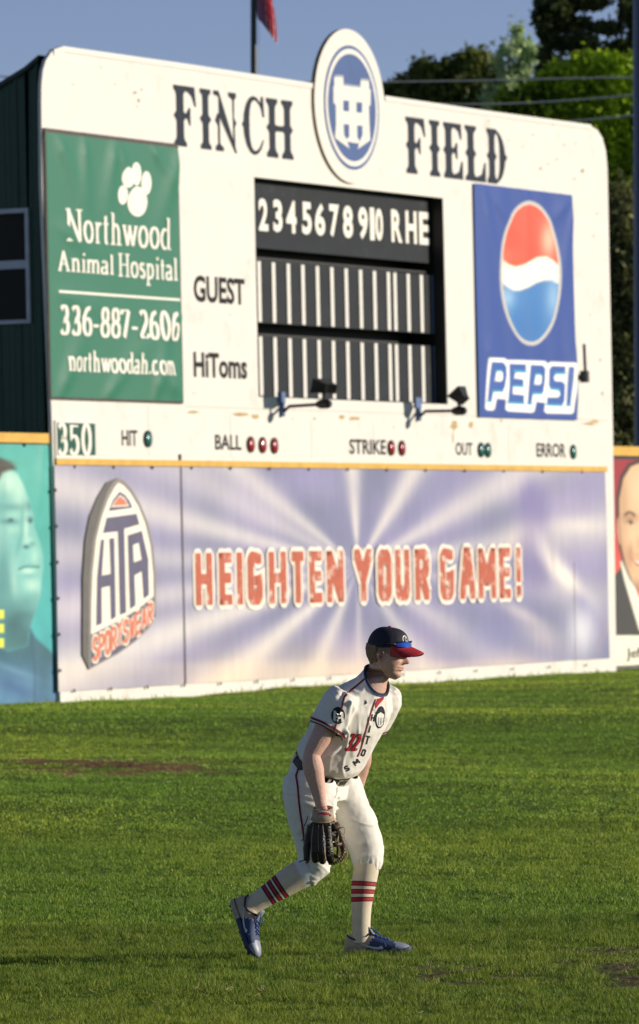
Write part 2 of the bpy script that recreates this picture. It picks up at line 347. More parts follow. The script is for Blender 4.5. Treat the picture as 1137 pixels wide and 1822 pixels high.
mx = N.new('ShaderNodeMix'); mx.data_type='RGBA'; mx.blend_type='MULTIPLY'; mx.inputs[0].default_value=1; L.new(at_.outputs[0], mx.inputs[6]); L.new(mr.outputs[0], mx.inputs[7]); L.new(mx.outputs[2], pr.inputs['Base Color'])
n3 = N.new('ShaderNodeTexNoise'); n3.inputs['Scale'].default_value = 14; n3.inputs['Detail'].default_value = 8; L.new(tc.outputs['Object'], n3.inputs[0])
bb = N.new('ShaderNodeBump'); bb.inputs['Strength'].default_value=.8; bb.inputs['Distance'].default_value=.05; L.new(n3.outputs[0], bb.inputs['Height']); L.new(bb.outputs[0], pr.inputs['Normal'])
pt = patch_fn(gx, gy)[:, None]
gc = np.array([.125,.185,.024])*(1-pt) + np.where(gy[:, None] > 40, np.array([.24,.13,.06]), np.array([.13,.085,.05]))*pt
g = obj('ground', np.stack([gx, gy, ground(gx, gy)], 1), np.stack([a_, a_+1, a_+nx+1, a_+nx], 1), gm, None, smooth=True, cols=gc)
tag(g, kind='structure')
# grass blades, every blade a leaf-shaped triangle
def grass_zone(n, y0, y1, wm, h, bwid, k, wall=False):
    Y = rng.uniform(y0, y1, n); half = Y*.0563 + wm; X = rng.uniform(-1, 1, n)*half
    u = X*BN[0] + (Y-75)*BN[1]; keep = u > 0.02
    if wall: keep &= u < .02+.30*rng.random(n)**1.5
    X, Y = X[keep], Y[keep]; p = patch_fn(X, Y)
    keep = rng.random(len(X)) > p*1.1; X, Y, p = X[keep], Y[keep], p[keep]; n = len(X)
    cl = np.array([noise.noise((x*2.6, y*2.6, .3)) for x, y in zip(X, Y)]); c2 = np.array([noise.noise((x*9, y*7, 5.3)) for x, y in zip(X, Y)])
    c3 = np.array([noise.noise((x*.35, y*.22, 9.3)) for x, y in zip(X, Y)])
    H = h*(1+.45*cl+.7*c2)*rng.uniform(.55, 1.35, n)*(1-.45*p); a = rng.uniform(0, 2*np.pi, n); Wd = bwid*rng.uniform(.6, 1.3, n)
    lean = H*rng.uniform(.15, .95, n); la = rng.uniform(0, 2*np.pi, n)
    Z = ground(X, Y); B = np.stack([X, Y, Z-.004], 1); s_ = np.stack([np.cos(a)*Wd/2, np.sin(a)*Wd/2, 0*a], 1)
    tip = B + np.stack([np.cos(la)*lean, np.sin(la)*lean, H], 1)
    V = np.stack([B-s_, B+s_, tip], 1).reshape(-1, 3)
    lush = np.array([.118,.205,.022]); yel = np.array([.255,.305,.034]); dry = np.array([.42,.35,.18]); deep = np.array([.055,.105,.014])
    r = rng.random(n)[:, None]; r2 = rng.random(n)[:, None]
    mixy = np.clip(.35+.9*c3+.5*c2+.35*(r[:, 0]-.5), 0, 1)[:, None]
    c = lush*(1-mixy)+yel*mixy; c = np.where(r2 < .25, deep, c); c = np.where(r < (.008+.25*np.clip(p, 0, .5)[:, None]), dry, c)
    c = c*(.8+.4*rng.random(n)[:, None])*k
    return V, np.repeat(c, 3, 0)
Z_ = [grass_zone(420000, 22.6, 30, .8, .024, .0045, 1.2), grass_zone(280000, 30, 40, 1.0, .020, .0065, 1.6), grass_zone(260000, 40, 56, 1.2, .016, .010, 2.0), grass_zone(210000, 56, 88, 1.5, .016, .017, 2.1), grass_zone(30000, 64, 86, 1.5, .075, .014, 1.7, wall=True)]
V = np.concatenate([z[0] for z in Z_]); cc = np.concatenate([z[1] for z in Z_])
GR = mat('grass_blade', (1,1,1), .55, .1, 1.2, attr=True, trans=.30, spec=.25)
g = obj('grass', V, np.arange(len(V)).reshape(-1, 3), GR, None, cols=cc); tag(g, 'short mown turf with a few bare patches covering the outfield', 'grass', kind='stuff')
del Z_, V, cc
# dry straw bits lying on the turf
mb = MB()
for i in range(34):
    x, y = random.uniform(-1.4, 1.8), random.uniform(23.3, 28.5)
    if i < 12: x, y = random.gauss(-.35, .12), random.gauss(24.95, .03)
    z = float(ground(x, y))+random.uniform(.015, .03); a = random.uniform(0, 6.28); l = random.uniform(.015, .05)
    mb.tube([(x, y, z), (x+l*.5*math.cos(a), y+l*.5*math.sin(a), z+.012), (x+l*math.cos(a+.4), y+l*math.sin(a+.4), z+random.uniform(-.01,.03))], .0012, 4)
tag(mb.build('dry_straw', mat('straw', (.55,.42,.2), .8)), 'loose bits of pale dry straw scattered on the near turf', 'straw', kind='stuff')
# ================================================================== SCOREBOARD
sb = bthing('scoreboard', 600, 1222, 'big white wooden scoreboard with rounded corners, round crest and dark score window', 'scoreboard')
def B(x, y, o=0.0): return Bp(x, y, o)
def loopB(pts, o=0.0): return [Bp(x, y, o) for x, y in pts]
outl = [(108,1262),(100,1000),(92,745),(75,330),(73.5,180),(74,150),(76.5,125),(82,107),(91,93),(100,87),(112,84.5),(340,117),(559,151),(692,173),(1051,223.8),(1063,231),(1072,245),(1078,268),(1081,300),(1091,790),(1097,1206)]
outl = loopB(outl[::-1]); hole = loopB([(452,315),(460,706),(797,719.5),(788,352.5)])
prism([outl, hole], 0, -.045, 0, True, 1).build('board_face', [WHITE, WHITE2], sb)
# raised edge trim along the top
mb = MB(); tp = [Bp(*p) for p in [(95,90),(112,84.5),(340,117),(561,151)]]
def trim(pts):
    m_ = MB()
    for (a, b) in zip(pts, pts[1:]):
        d = np.array([b[0]-a[0], b[1]-a[1]]); l = np.linalg.norm(d); d = d/l; nn = np.array([-d[1], d[0]])
        q = [(a[0], a[1]+.015), (b[0], b[1]+.015), (b[0]-0*nn[0], b[1]-.055), (a[0], a[1]-.055)]
        V = [bw(x, y, .014) for x, y in q]+[bw(x, y, -.06) for x, y in q]
        m_.add(V, [(0,3,2,1),(4,5,6,7),(0,1,5,4),(1,2,6,5),(2,3,7,6),(3,0,4,7)])
    return m_
trim(tp).build('top_trim', WHITE2, sb); trim([Bp(*p) for p in [(684,172.3),(860,198),(1051,223.8)]]).build('top_trim', WHITE2, sb)
# back structure so the board has depth
ul, ur = B(80,700)[0], B(1090,700)[0]; vt = B(340,117)[1]
for a, b in ((ul+.8, ul+.92), (ur-.22, ur-.1)): MB().bbox(a, b, .2, vt-.6, -.5, -.06).build('back_post', DARK, sb)
# seams between plywood sheets: thin battens of shadow-gap, recessed look by narrow dark strips
JG = mat('joint_grey', (.45,.42,.36), .8)
for x, y0, y1 in ((264,722,812),(410,740,815),(554,745,816),(665,750,818),(905,755,822)):
    u = B(x, (y0+y1)/2)[0]; MB().bbox(u-.004, u+.004, B(x, y1)[1], B(x, y0)[1], -.004, .0012).build('sheet_joint', JG, sb)
for (x0, y), (x1, _) in (((330,723),(1080,757)),):
    u0, v = B(x0, y); u1 = B(x1, y+22)[0]; MB().bbox(u0, u1, v-.004, v+.004, -.004, .0013).build('sheet_joint', JG, sb)
# interior of the score window
h0, h1, h2, h3 = hole; R_ = -.19
uL, uR = h0[0]-.45, h3[0]+.0; vB, vT = min(h1[1], h2[1])-.02, max(h0[1], h3[1])+.02
mb = MB(); mb.bbox(uL-.2, uR+.05, vB-.2, vT+.2, -.62, -.58)                # back
mb.bbox(uR+.03, uR+.08, vB-.2, vT+.2, -.58, -.05); mb.bbox(uL-.2, uR+.03, vT, vT+.05, -.58, -.05); mb.bbox(uL-.2, uR+.03, vB-.05, vB, -.58, -.05)
# jamb lining
mb.build('window_box', DARK, sb)
mb = MB(); mb.bbox(uR-.012, uR+.028, vB, vT, -.17, -.004); mb.build('window_jamb', DARK, sb)
pu0 = uL-.1
def panel(xl, ytl, ybl, xr, off, name, mt):
    _, v1 = Bp(xl, ytl, off); _, v0 = Bp(xl, ybl, off); u1 = Bp(xr, (ytl+ybl)/2, off)[0]
    mb = MB(); mb.bbox(pu0, u1, v0, v1, off-.03, off); return mb.build(name, mt, sb), v0, v1, u1
hp, v0h, v1h, u1h = panel(456, 309, 441, 766, R_, 'header_panel', SLATE)
r1, v0a, v1a, u1a = panel(458, 463, 574, 767, R_, 'score_row_panel', SLATE)
r2, v0b, v1b, u1b = panel(459, 597, 706, 771, R_, 'score_row_panel', SLATE)
for v0, v1, u1, o_ in ((v0a, v1a, u1a, R_), (v0b, v1b, u1b, R_)):
    MB().bbox(u1+.001, u1+.075, v0, v1, R_-.03, R_+.02).build('end_strip', mat('blue_grey_edge', (.14,.20,.34), .5), sb)
xs1 = [457.6,483.3,509.7,535.4,561.4,587,612.4,638,662.7,687.4,699,722.6,746]
for x in xs1:
    u = Bp(x+4.5, 520, R_+.015)[0]
    for v0, v1 in ((v0a, v1a), (v0b, v1b)):
        MB().bbox(u-.048, u+.048, v0+.01, v1-.012, R_+.001, R_+.014).build('score_slat', WHITE2, sb)
MB().bbox(pu0, u1a, v1a+.02, v1a+.05, R_-.1, R_-.04).build('shelf_board', DARK, sb)
for s_, x0, x1 in (('2',461,477.5),('3',487,503),('4',510,528),('5',538,555),('6',561,579),('7',587,604),('8',611,628.5),('9',638.5,655),('1',659,667),('0',668.5,682),('R',697,716),('H',722.5,742),('E',746.5,764.5)):
    yt = 352 + (x0-461)*.086; yb = yt+58
    btext(MB(), s_, x0, x1, yt, yb, R_+.003, bold=.035).build('header_number', WTEXT, sb)
# lettering FINCH FIELD : western slab letters with pointed waists
def stem(xc, w_, sw, spL=1, spR=1, top=1, bot=1, sp=.13):
    a, s2 = w_*.59, sw/2
    R = [(xc+s2,1),(xc+s2,.93),(xc+a+.04,.90),(xc+a,.84)] if top else [(xc+a,1)]
    R += [(xc+a,.58)] + ([(xc+a+sp,.5)] if spR else []) + [(xc+a,.42)]
    R += [(xc+a,.16),(xc+a+.04,.10),(xc+s2,.07),(xc+s2,0)] if bot else [(xc+a,0)]
    Lq = [(2*xc-x, y) for x, y in reversed(R)]
    if not spL: Lq = [(x, y) for x, y in Lq if abs(y-.5) > .01]
    return R + Lq
def ringseg(cx, cy, rx, ry, a0, a1, w0, w1, n=14):
    o = arc(cx, cy, rx, ry, a0, a1, n); i = [(cx+(rx-w_)*math.cos(math.radians(t)), cy+(ry-w_*.42)*math.sin(math.radians(t))) for t, w_ in ((a0+(a1-a0)*k/n, w0+(w1-w0)*math.sin(math.pi*k/n)) for k in range(n+1))]
    return o + i[::-1]
GLY = {
 'I': [stem(.5,.48,1.0,sp=.26)],
 'F': [stem(.28,.28,.56,sp=.12), [(.5,1),(.94,1),(1,.68),(.93,.68),(.80,.84),(.62,.905),(.42,.905),(.42,1)], [(.40,.55),(.55,.555),(.68,.65),(.74,.65),(.74,.36),(.68,.36),(.60,.46),(.40,.47)]],
 'E': [stem(.26,.28,.52,spL=1,sp=.12), [(.5,1),(.94,1),(.96,.72),(.88,.72),(.78,.86),(.6,.91),(.38,.91),(.38,1)], [(.38,.55),(.55,.555),(.66,.65),(.73,.65),(.73,.36),(.66,.36),(.58,.46),(.38,.47)], [(.5,0),(1,0),(1,.33),(.93,.33),(.8,.14),(.6,.09),(.38,.09),(.38,0)]],
 'L': [stem(.28,.26,.56,sp=.12), [(.5,0),(1,0),(1,.36),(.94,.36),(.8,.14),(.6,.09),(.40,.09),(.40,0)]],
 'H': [stem(.22,.19,.42,sp=.10), stem(.78,.19,.42,sp=.10), [(.31,.55),(.69,.55),(.69,.45),(.31,.45)]],
 'N': [[(0,1),(.22,1),(.92,.0),(.84,-.01),(.2,.60),(.2,.9),(0,.93)], [(.60,1),(.92,1),(.92,.93),(.84,.88),(.82,.58),(.92,.50),(.84,.42),(.86,.0),(.78,.12),(.76,.88),(.60,.93)], [(.14,.62),(.24,.62),(.24,.12),(.38,.07),(.38,0),(.06,0),(.06,.07),(.16,.12),(.16,.42),(.05,.5)]],
 'C': [ringseg(.56,.5,.46,.5,28,332,.05,.26), [(.04,.5),(.13,.57),(.3,.58),(.38,.5),(.3,.42),(.13,.43)], [(.86,1.0),(.96,1.0),(1,.66),(.92,.66),(.84,.86)]],
 'D': [stem(.25,.26,.5,sp=.11), ringseg(.35,.5,.6,.5,-88,88,.06,.3), [(.86,.56),(.95,.57),(1.06,.5),(.95,.43),(.86,.44),(.78,.5)]],
}
def word(name, letters, yt, yb, x_ref):
    mb = MB(); off = .004; vt_, vb_ = Bp(x_ref, yt, off)[1], Bp(x_ref, yb, off)[1]; 
    for ch, x0, x1 in letters:
        yy = yb; u0, u1 = Bp(x0+.5, yy, off)[0], Bp(x1+.5, yy, off)[0]
        flat(mb, [[(u0+(u1-u0)*x, vb_+(vt_-vb_)*y) for x, y in p] for p in GLY[ch]], off)
    return mb.build(name, NAVYP, sb)
word('painted_lettering', [('F',310,350),('I',357,376),('N',381,425),('C',429,471),('H',474,522)], 150.5, 259, 312)
word('painted_lettering', [('F',723,758),('I',765,783),('E',790,823.5),('L',828,864),('D',867,901)], 207.5, 308, 726)
btext(MB(), 'GUEST', 345, 436, 489, 537, .003, .03).build('team_name', BLACKP, sb); btext(MB(), 'HiToms', 345, 440, 626, 671, .003, .03).build('team_name', BLACKP, sb)
for s_, a, b, c_, d in (('HIT',217,245,765,793),('BALL',383,430,773,800),('STRIKE',622,687,781,808),('OUT',811,841,787,810),('ERROR',955,1007,788,813)): btext(MB(), s_, a, b, c_, d, .003, .022).build('count_lettering', BLACKP, sb)
def disc(mb, u, v, r, w0, w1, n=20, rv=None):
    rv = rv or r; V = []; 
    for w_ in (w0, w1): V += [bw(u+r*math.cos(2*math.pi*k/n), v+rv*math.sin(2*math.pi*k/n), w_) for k in range(n)]
    return mb.add(V, [tuple(n+k for k in range(n))] + [(k, (k+1) % n, n+(k+1) % n, n+k) for k in range(n)])
for x, y, mt in ((262,781,GRNL),(445,791,REDL),(466,792,REDL),(487,793,REDL),(695,797,REDL),(714,797.5,REDL),(855,800.5,GRNL),(867,801,GRNL),(1019,804,GRNL)):
    u, v = B(x, y); lm = disc(MB(), u, v, .105, .001, .02).build('count_light', BLACKP, sb)
    mb = MB(); n = 16
    for k_, (rr, ww) in enumerate(((.085,.021),(.07,.035),(.035,.045))): mb.V += [tuple(bw(u+rr*math.cos(2*math.pi*k/n), v+rr*math.sin(2*math.pi*k/n), ww)) for k in range(n)]
    mb.F = [(j*n+k, j*n+(k+1) % n, (j+1)*n+(k+1) % n, (j+1)*n+k) for j in range(2) for k in range(n)] + [tuple(2*n+k for k in range(n))]
    mb.mi = [0]*len(mb.F); mb.build('lens', mt, lm, smooth=True)
# peeled paint
for cx, cy, wx, wy in ((343,733,12,3),(430,737,17,4),(455,741,9,5),(608,742,6,4),(630,744,11,4),(808,757,6,10),(838,756,5,8),(1047,754,14,3),(1058,750,8,4),(892,748,2,5),(806,778,1.5,14)):
    n = 14; pts = []
    for k in range(n):
        a = 2*math.pi*k/n; r = random.uniform(.55, 1.1); pts.append(Bp(cx+wx*r*math.cos(a), cy+wy*r*math.sin(a), .002))
    flat(MB(), [pts], .0022).build('peeled_patch', PEEL, sb)
# weathered chips and scuffs in the white paint
CHIP = mat('weathered_chip', (.34,.29,.23), .9, .35, 20)
chips = [(240,165,4,3),(247,178,3,5),(252,160,2,3),(244,190,2,2),(905,250,5,1.2),(930,262,6,1.2),(948,240,4,1),(962,300,3,3),(1037,304,4,4),(975,292,3,1.5),(1022,318,4,1.5),(1004,258,3,2),(1024,255,3,1.2),(990,284,5,1.2),(1056,420,3,2),(1062,380,3,1.5),(985,222,6,1),(870,215,5,1),(180,120,4,1),(205,150,3,1),(130,150,3,2),(560,745,3,2),(290,520,1,6),(410,560,1,3),(700,760,3,1.2),(520,745,2,2),(1068,640,2,4),(1072,700,2,6),(1050,560,1,3),(345,700,2,1.5)]
for cx, cy, wx, wy in chips:
    pts = []
    for k in range(9):
        a = 2*math.pi*k/9; r = random.uniform(.4, 1.1); pts.append(Bp(cx+wx*r*math.cos(a), cy+wy*r*math.sin(a), .002))
    flat(MB(), [pts], .0018).build('paint_chip', CHIP, sb)
# emblem
eu, ev = B(622.5, 189, .035); er = (B(622,53,.08)[1]-B(622,327,.08)[1])/2
em = disc(MB(), eu, ev, er*1.05, -.02, .04, 64, er).build('crest', [WHITE, EDGE], sb, mi=[0]+[1]*64)
cu_, cv_ = B(626, 191.5, .045)
r_out = (B(626,81,.09)[1]-B(626,302,.09)[1])/2; r_in = (B(626,97,.09)[1]-B(626,287.5,.09)[1])/2
disc(MB(), cu_, cv_, r_out*1.02, .0405, .044, 56, r_out).build('crest_ring', BLUEP, em)
disc(MB(), cu_, cv_, r_out*.945*1.02, .0445, .048, 56, r_out*.945).build('crest_band', WHITE2, em)
disc(MB(), cu_, cv_, r_in*1.02, .0485, .052, 56, r_in).build('crest_field', BLUEP, em)
def cr_(p): return [Bp(540+x/6.07, 40+y/6.07, .055) for x, y in p]
tower = [(330,592),(425,592),(430,683),(615,705),(620,625),(708,638),(710,718),(726,722),(724,900),(706,896),(712,1100),(722,1272),(586,1368),(600,1300),(590,1306),(478,1288),(475,1300),(500,1365),(340,1245),(352,1100),(348,880),(324,872),(324,690),(334,680)]
sh = [(x+10, y-22) for x, y in tower]
flat(MB(), [cr_(tower)], .0555).build('crest_tower', WHITE2, em)
flat(MB(), [cr_([(335,592),(340,565),(432,568),(440,660),(610,685),(622,600),(712,612),(710,640),(620,625),(615,705),(430,683),(425,592)])], .0545).build('crest_outline', mat('crest_grey', (.30,.33,.42), .5), em)
for pw_ in [cr_([(430,842),(490,845),(490,960),(430,955)]), cr_([(572,860),(632,865),(630,975),(572,970)]), cr_([(433,1098),(492,1102),(492,1230),(468,1262),(440,1215)]), cr_([(578,1112),(635,1116),(635,1215),(605,1285),(582,1235)])]: flat(MB(), [pw_], .0585).build('crest_window', BLUEP, em)
# yellow rail above the large printed banner, white base strip
uA, vA = B(97, 815); uB_, _ = B(1077, 827); vA2 = B(97, 827)[1]
MB().bbox(uA, uB_, vA2, vA-.005, .001, .03).build('yellow_rail', YEL, sb)
# the 350 distance sign
ds = bthing('distance_sign', 131, 812, 'small dark green 350 distance sign at the left end of the scoreboard', 'sign')
u0, v0 = B(98, 812); u1, v1 = B(167, 751)[0], B(98, 749)[1]
MB().bbox(u0-.01, u1+.01, v0-.03, v1+.01, .002, .02).build('sign_edge', WHITE2, ds)
MB().bbox(u0+.03, u1-.02, v0+.02, v1-.02, .0205, .028).build('sign_face', GREENP, ds)
mb = MB(); serif(mb, '350', 103, 163, 753.5, 808, .031, .19, .06, gap=.10); mb.build('sign_digits', WTEXT, ds)
# ------------------------------------------------------------------ floodlights on arms
def flood(px, py, pxh, pyh, headpoly, label, grp='small floodlights on arms below the score window'):
    t = bthing('floodlight', px, py, label, 'floodlight', grp)
    u, v = B(px, py); mb = MB(); mb.bbox(u-.09, u+.09, v-.02, v+.12, .002, .03); mb.bbox(u-.03, u+.03, v-.20, v-.02, .002, .05); mb.build('bracket', BRKT, t)
    # arm pointing straight out from the board
    r = ray(pxh, pyh); best = None
    for w_ in np.linspace(.2, 1.4, 240):
        P = bw(u+.02, v-.04, w_); x, y = proj(P[None])
        if best is None or abs(x[0]-pxh) < best[0]: best = (abs(x[0]-pxh), w_)
    w_ = best[1]; vv = Bp(pxh, pyh, w_)[1]
    MB().tube([bw(u+.0, v-.14, .04), bw(u+.01, v-.07, .12), bw(u+.02, vv, w_)], .022, 8).build('arm', METAL, t)
    c = bw(u+.02, vv, w_)
    mb = MB(); mb.tube([c-BN*.10, c-BN*.05, c+BN*.06, c+BN*.10], [.04,.06,.06,.04], 12); mb.tube([c, c+np.array([0,0,.14])], .025, 8); mb.build('junction_box', METAL, t)
    # lamp head : a finned box tilted back to the board
    hc = c + np.array([0,0,headpoly[0]]); tilt = headpoly[1]; upv = np.array([0,0,1.])*math.cos(tilt) + BN*math.sin(tilt); nv = -BN*math.cos(tilt) + np.array([0,0,1.])*math.sin(tilt)
    mb = MB(); W_, H_ = headpoly[2], headpoly[3]
    f0 = [hc + BD*i*W_ + upv*j*H_ + nv*.06 for i, j in ((-1,-1),(1,-1),(1,1),(-1,1))]; b0 = [hc + BD*i*W_*.6 + upv*j*H_*.6 - nv*.09 for i, j in ((-1,-1),(1,-1),(1,1),(-1,1))]
    mb.add(f0+b0, [(0,1,2,3),(4,7,6,5),(0,4,5,1),(1,5,6,2),(2,6,7,3),(3,7,4,0)])
    hd = mb.build('lamp_head', METAL, t)
    mb = MB()
    for k in range(6): mb.box(hc + BD*W_*(-.55+.22*k) - nv*.08, (BD, upv, nv), (.006, H_*.62, .045))
    mb.build('cooling_fins', METAL, hd)
    MB().box(hc+nv*.064, (BD, upv, nv), (W_*.9, H_*.9, .003)).build('lamp_glass', mat('lamp_glass', (.25,.25,.26), .1), hd)
flood(499, 714, 576, 719, (.22, .25, .24, .10), 'black floodlight on an arm under the middle of the score window')
flood(742, 723, 817, 731, (.22, .9, .12, .11), 'black floodlight on an arm by the lower right corner of the score window')
t = bthing('floodlight', 1036, 678, 'black box light on a thin upright rod beside the right edge of the blue banner', 'floodlight')
u, v = B(1041, 670, .12); MB().bbox(u-.05, u+.06, v-.085, v+.085, .06, .16).build('lamp_head', METAL, t)
MB().tube([bw(u+.01, v+.05, .12), bw(u-.01, B(1036,612,.12)[1], .12)], .022, 8).build('rod', METAL, t); MB().bbox(u-.04, u+.04, v-.05, v+.03, .0, .06).build('bracket', BRKT, t)
# ================================================================== BANNERS
def folds(*fs):
    """cloth relief: each fold runs from photo point a to photo point b"""
    L_ = [(np.array(Bp(*a)), np.array(Bp(*b)), w_, h_) for a, b, w_, h_ in fs]
    def f(U, Vv):
        z = 0*np.asarray(U, float)
        for a, b, w_, h_ in L_:
            d = b-a; l2 = d@d; t = ((U-a[0])*d[0]+(Vv-a[1])*d[1])/l2; tt = np.clip(t, 0, 1)
            dd = np.hypot(U-a[0]-tt*d[0], Vv-a[1]-tt*d[1]); ww = w_*2.0*(.5+.7*tt)
            z = z + 1.2*h_*np.exp(-(dd/ww)**2)*np.clip(1.15-tt, 0, 1)*np.clip(.25+tt*4, 0, 1)
        return z + .0
    return f
# green banner
gf = folds(((95,240),(150,380),.10,.030),((145,245),(150,400),.09,.032),((200,252),(182,400),.10,.035),((205,252),(250,420),.08,.025),((262,258),(318,340),.07,.025),((318,265),(270,430),.10,.03),((95,400),(200,470),.09,.02),((322,560),(250,620),.10,.028),((320,700),(240,620),.12,.035),((100,705),(160,560),.1,.028),((270,715),(300,560),.09,.032),((180,712),(260,600),.08,.024),((98,520),(200,560),.08,.018))
gb = bthing('hanging_banner', 210, 716, 'wrinkled green animal hospital banner with a white paw print on the scoreboard', 'banner', off=.03)
cv = Canvas(91.5, 325, 236, 706, .03, 90, 180, gf); cv.col[:] = np.array([44,112,90])/255
cv.build('vinyl_sheet', PRINT, gb)
u0, v0 = cv.u0, cv.v0; u1, v1 = cv.u1, cv.v1
mb = MB(); mb.bbox(u0-.03, u1+.03, v1-.01, v1+.05, .012, .026); mb.bbox(u0-.035, u0, v0, v1, .012, .026); mb.bbox(u1, u1+.03, v0, v1, .012, .026); mb.bbox(u0-.03, u1+.03, v0-.03, v0+.01, .012, .024)
mb.build('frame_cord', mat('dark_wood_batten', (.06,.045,.04), .7, .4, 9), gb)
o_ = .034
mb = MB()
def ell(cx, cy, rx, ry, rot=0, off=.034, n=24):
    t = math.radians(rot); return [Bp(cx+rx*math.cos(a)*math.cos(t)-ry*math.sin(a)*math.sin(t), cy+rx*math.cos(a)*math.sin(t)+ry*math.sin(a)*math.cos(t), off) for a in (2*math.pi*k/n for k in range(n))]
for e in ((244,358.5,18,27),(227,315.5,11,18.5),(242.5,309.5,9,21),(260.5,325.5,9,21),(218,347,8.5,17)):
    cu, cvv = Bp(e[0], e[1], o_); pl = ell(*e); V = [(cu, cvv)]+pl; n = len(pl)
    ring = [((p[0]+cu)/2, (p[1]+cvv)/2) for p in pl]; V = [(cu, cvv)]+ring+pl
    mb.add([bw(p[0], p[1], o_+float(gf(p[0], p[1]))) for p in V], [(0, 1+k, 1+(k+1) % n) for k in range(n)]+[(1+k, 1+n+k, 1+n+(k+1) % n, 1+(k+1) % n) for k in range(n)])
gd = lambda x, y: float(gf(x, y))+.002
mb.build('paw_print', WTEXT, gb)
mb = MB(); serif(mb, 'Northwood', 117, 303, 371, 428, o_, .16, .05, gd, .05); serif(mb, 'Animal', 103, 202, 446, 481, o_, .17, .06, gd, .05); serif(mb, 'Hospital', 210, 316, 451, 491, o_, .17, .06, gd, .05)
serif(mb, '336-887-2606', 107, 317, 543, 594, o_, .2, .06, gd, .07); serif(mb, 'northwoodah.com', 119, 309, 622, 659, o_, .2, .065, gd, .04)
strokes(mb, [[(k/20, .5) for k in range(21)]], Bp(104,518,o_)[0], Bp(320,532,o_)[0], Bp(104,521,o_)[1], Bp(104,516,o_)[1], .02, .03, o_, gd)
mb.build('printed_lettering', WTEXT, gb)
# blue banner
pf_ = folds(((855,335),(905,560),.09,.03),((862,335),(960,470),.09,.02),((1021,352),(985,560),.10,.03),((1015,352),(940,430),.08,.02),((858,600),(905,720),.10,.022),((1028,740),(995,540),.10,.03),((935,332),(930,560),.08,.012),((1026,600),(1010,740),.07,.02))
pf = lambda U, Vv: .7*pf_(U, Vv) + .005*np.sin(np.asarray(U)*9+np.asarray(Vv)*1.5)
pb = bthing('hanging_banner', 945, 748, 'blue soft drink banner with a red, white and blue globe on the scoreboard', 'banner', off=.03)
cv = Canvas(852.5, 1026.5, 327, 742, .03, 150, 260, pf); cv.col[:] = np.array([46,76,150])/255
gcx, gcy, grx, gry = 943.5, 486, 55, 129
def gl(x, y):  # squash helper for the globe's own tilt
    return x, y + (x-943.5)*.10
E_ = [gl(gcx+grx*math.cos(a), gcy+gry*math.sin(a)) for a in (2*math.pi*k/48 for k in range(48))]
cv.poly(E_, (196,192,186), soft=1.2)
I_ = [gl(gcx+(grx-4.5)*math.cos(a), gcy+(gry-7)*math.sin(a)) for a in (2*math.pi*k/48 for k in range(48))]
base = cv.col.copy(); c2 = Canvas.__new__(Canvas); c2.__dict__.update(cv.__dict__); c2.col = np.ones_like(cv.col)*np.array([247,240,226])/255
up = [(880,330),(1010,330),(1010,480)] + [(997,475),(985,463),(972,456),(957,457),(943,464),(930,471),(918,474),(905,470),(895,462),(888,452),(880,440)]
c2.poly(up, (226,84,62), soft=1.5)
c2.blob(976,425,15,34,(250,215,190),.75,1.2); c2.blob(925,380,30,45,(232,92,66),.5); c2.blob(900,455,22,14,(236,120,88),.5)
dn = [(880,497),(890,502),(900,511),(912,518),(925,518),(940,512),(955,504),(968,500),(980,500),(990,505),(1010,512),(1010,640),(880,640)]
c2.poly(dn, (62,122,186), soft=1.5); c2.line(dn[:11], 3, (120,140,180), .7)
c2.blob(900,530,18,22,(170,200,226),.75); c2.blob(984,530,13,40,(150,186,220),.8); c2.blob(940,585,30,40,(48,104,172),.5)
n_ = len(I_); ins = np.zeros(len(cv.X), bool)
for i in range(n_):
    (x0, y0), (x1, y1) = I_[i], I_[(i+1) % n_]; cnd = (y0 > cv.Y) != (y1 > cv.Y); ins ^= cnd & (cv.X < (x1-x0)*(cv.Y-y0)/((y1-y0) or 1e-9)+x0)
cv.col = np.where(ins[:, None], c2.col, cv.col)
# outlined lettering, drawn as white slab then blue letters then cyan lower edges
cq = lambda p: [(840+x/5.168, 620+y/5.168) for x, y in p]
WHT = (250,246,236); LB = (52,92,168); CY_ = (52,160,196)
for p in ([(150,85),(300,88),(325,105),(500,108),(675,115),(700,140),(720,122),(935,130),(962,150),(935,590),(915,602),(690,598),(662,580),(672,500),(590,490),(575,580),(555,592),(330,578),(305,560),(310,470),(225,462),(208,560),(190,572),(140,568),(120,550)],): cv.poly(cq(p), WHT, soft=1.2)
let = {'P1': ([(175,125),(290,128),(318,165),(320,250),(300,350),(275,400),(195,400),(180,490),(145,490)], [(215,205),(265,205),(280,230),(278,285),(258,305),(205,300)]),
 'E': ([(345,140),(500,145),(498,222),(395,222),(385,275),(475,285),(470,350),(375,350),(375,420),(480,430),(476,510),(330,505),(345,340)], None),
 'P2': ([(540,150),(650,155),(678,185),(672,300),(655,400),(630,420),(560,420),(548,515),(512,515)], [(585,235),(630,238),(642,260),(636,320),(620,335),(570,330)]),
 'S': ([(735,160),(860,165),(858,235),(770,235),(750,262),(760,300),(830,305),(858,330),(850,480),(825,530),(690,525),(692,450),(790,450),(808,425),(800,390),(735,380),(708,345),(712,190)], None),
 'I': ([(885,168),(925,170),(905,530),(868,528)], None)}
for k_, (o1, hl) in let.items():
    cv.poly(cq(o1), LB, soft=1.0)
    if hl: cv.poly(cq(hl), WHT, soft=1.0); cv.line(cq([hl[0], hl[1]]), 3.2, CY_)
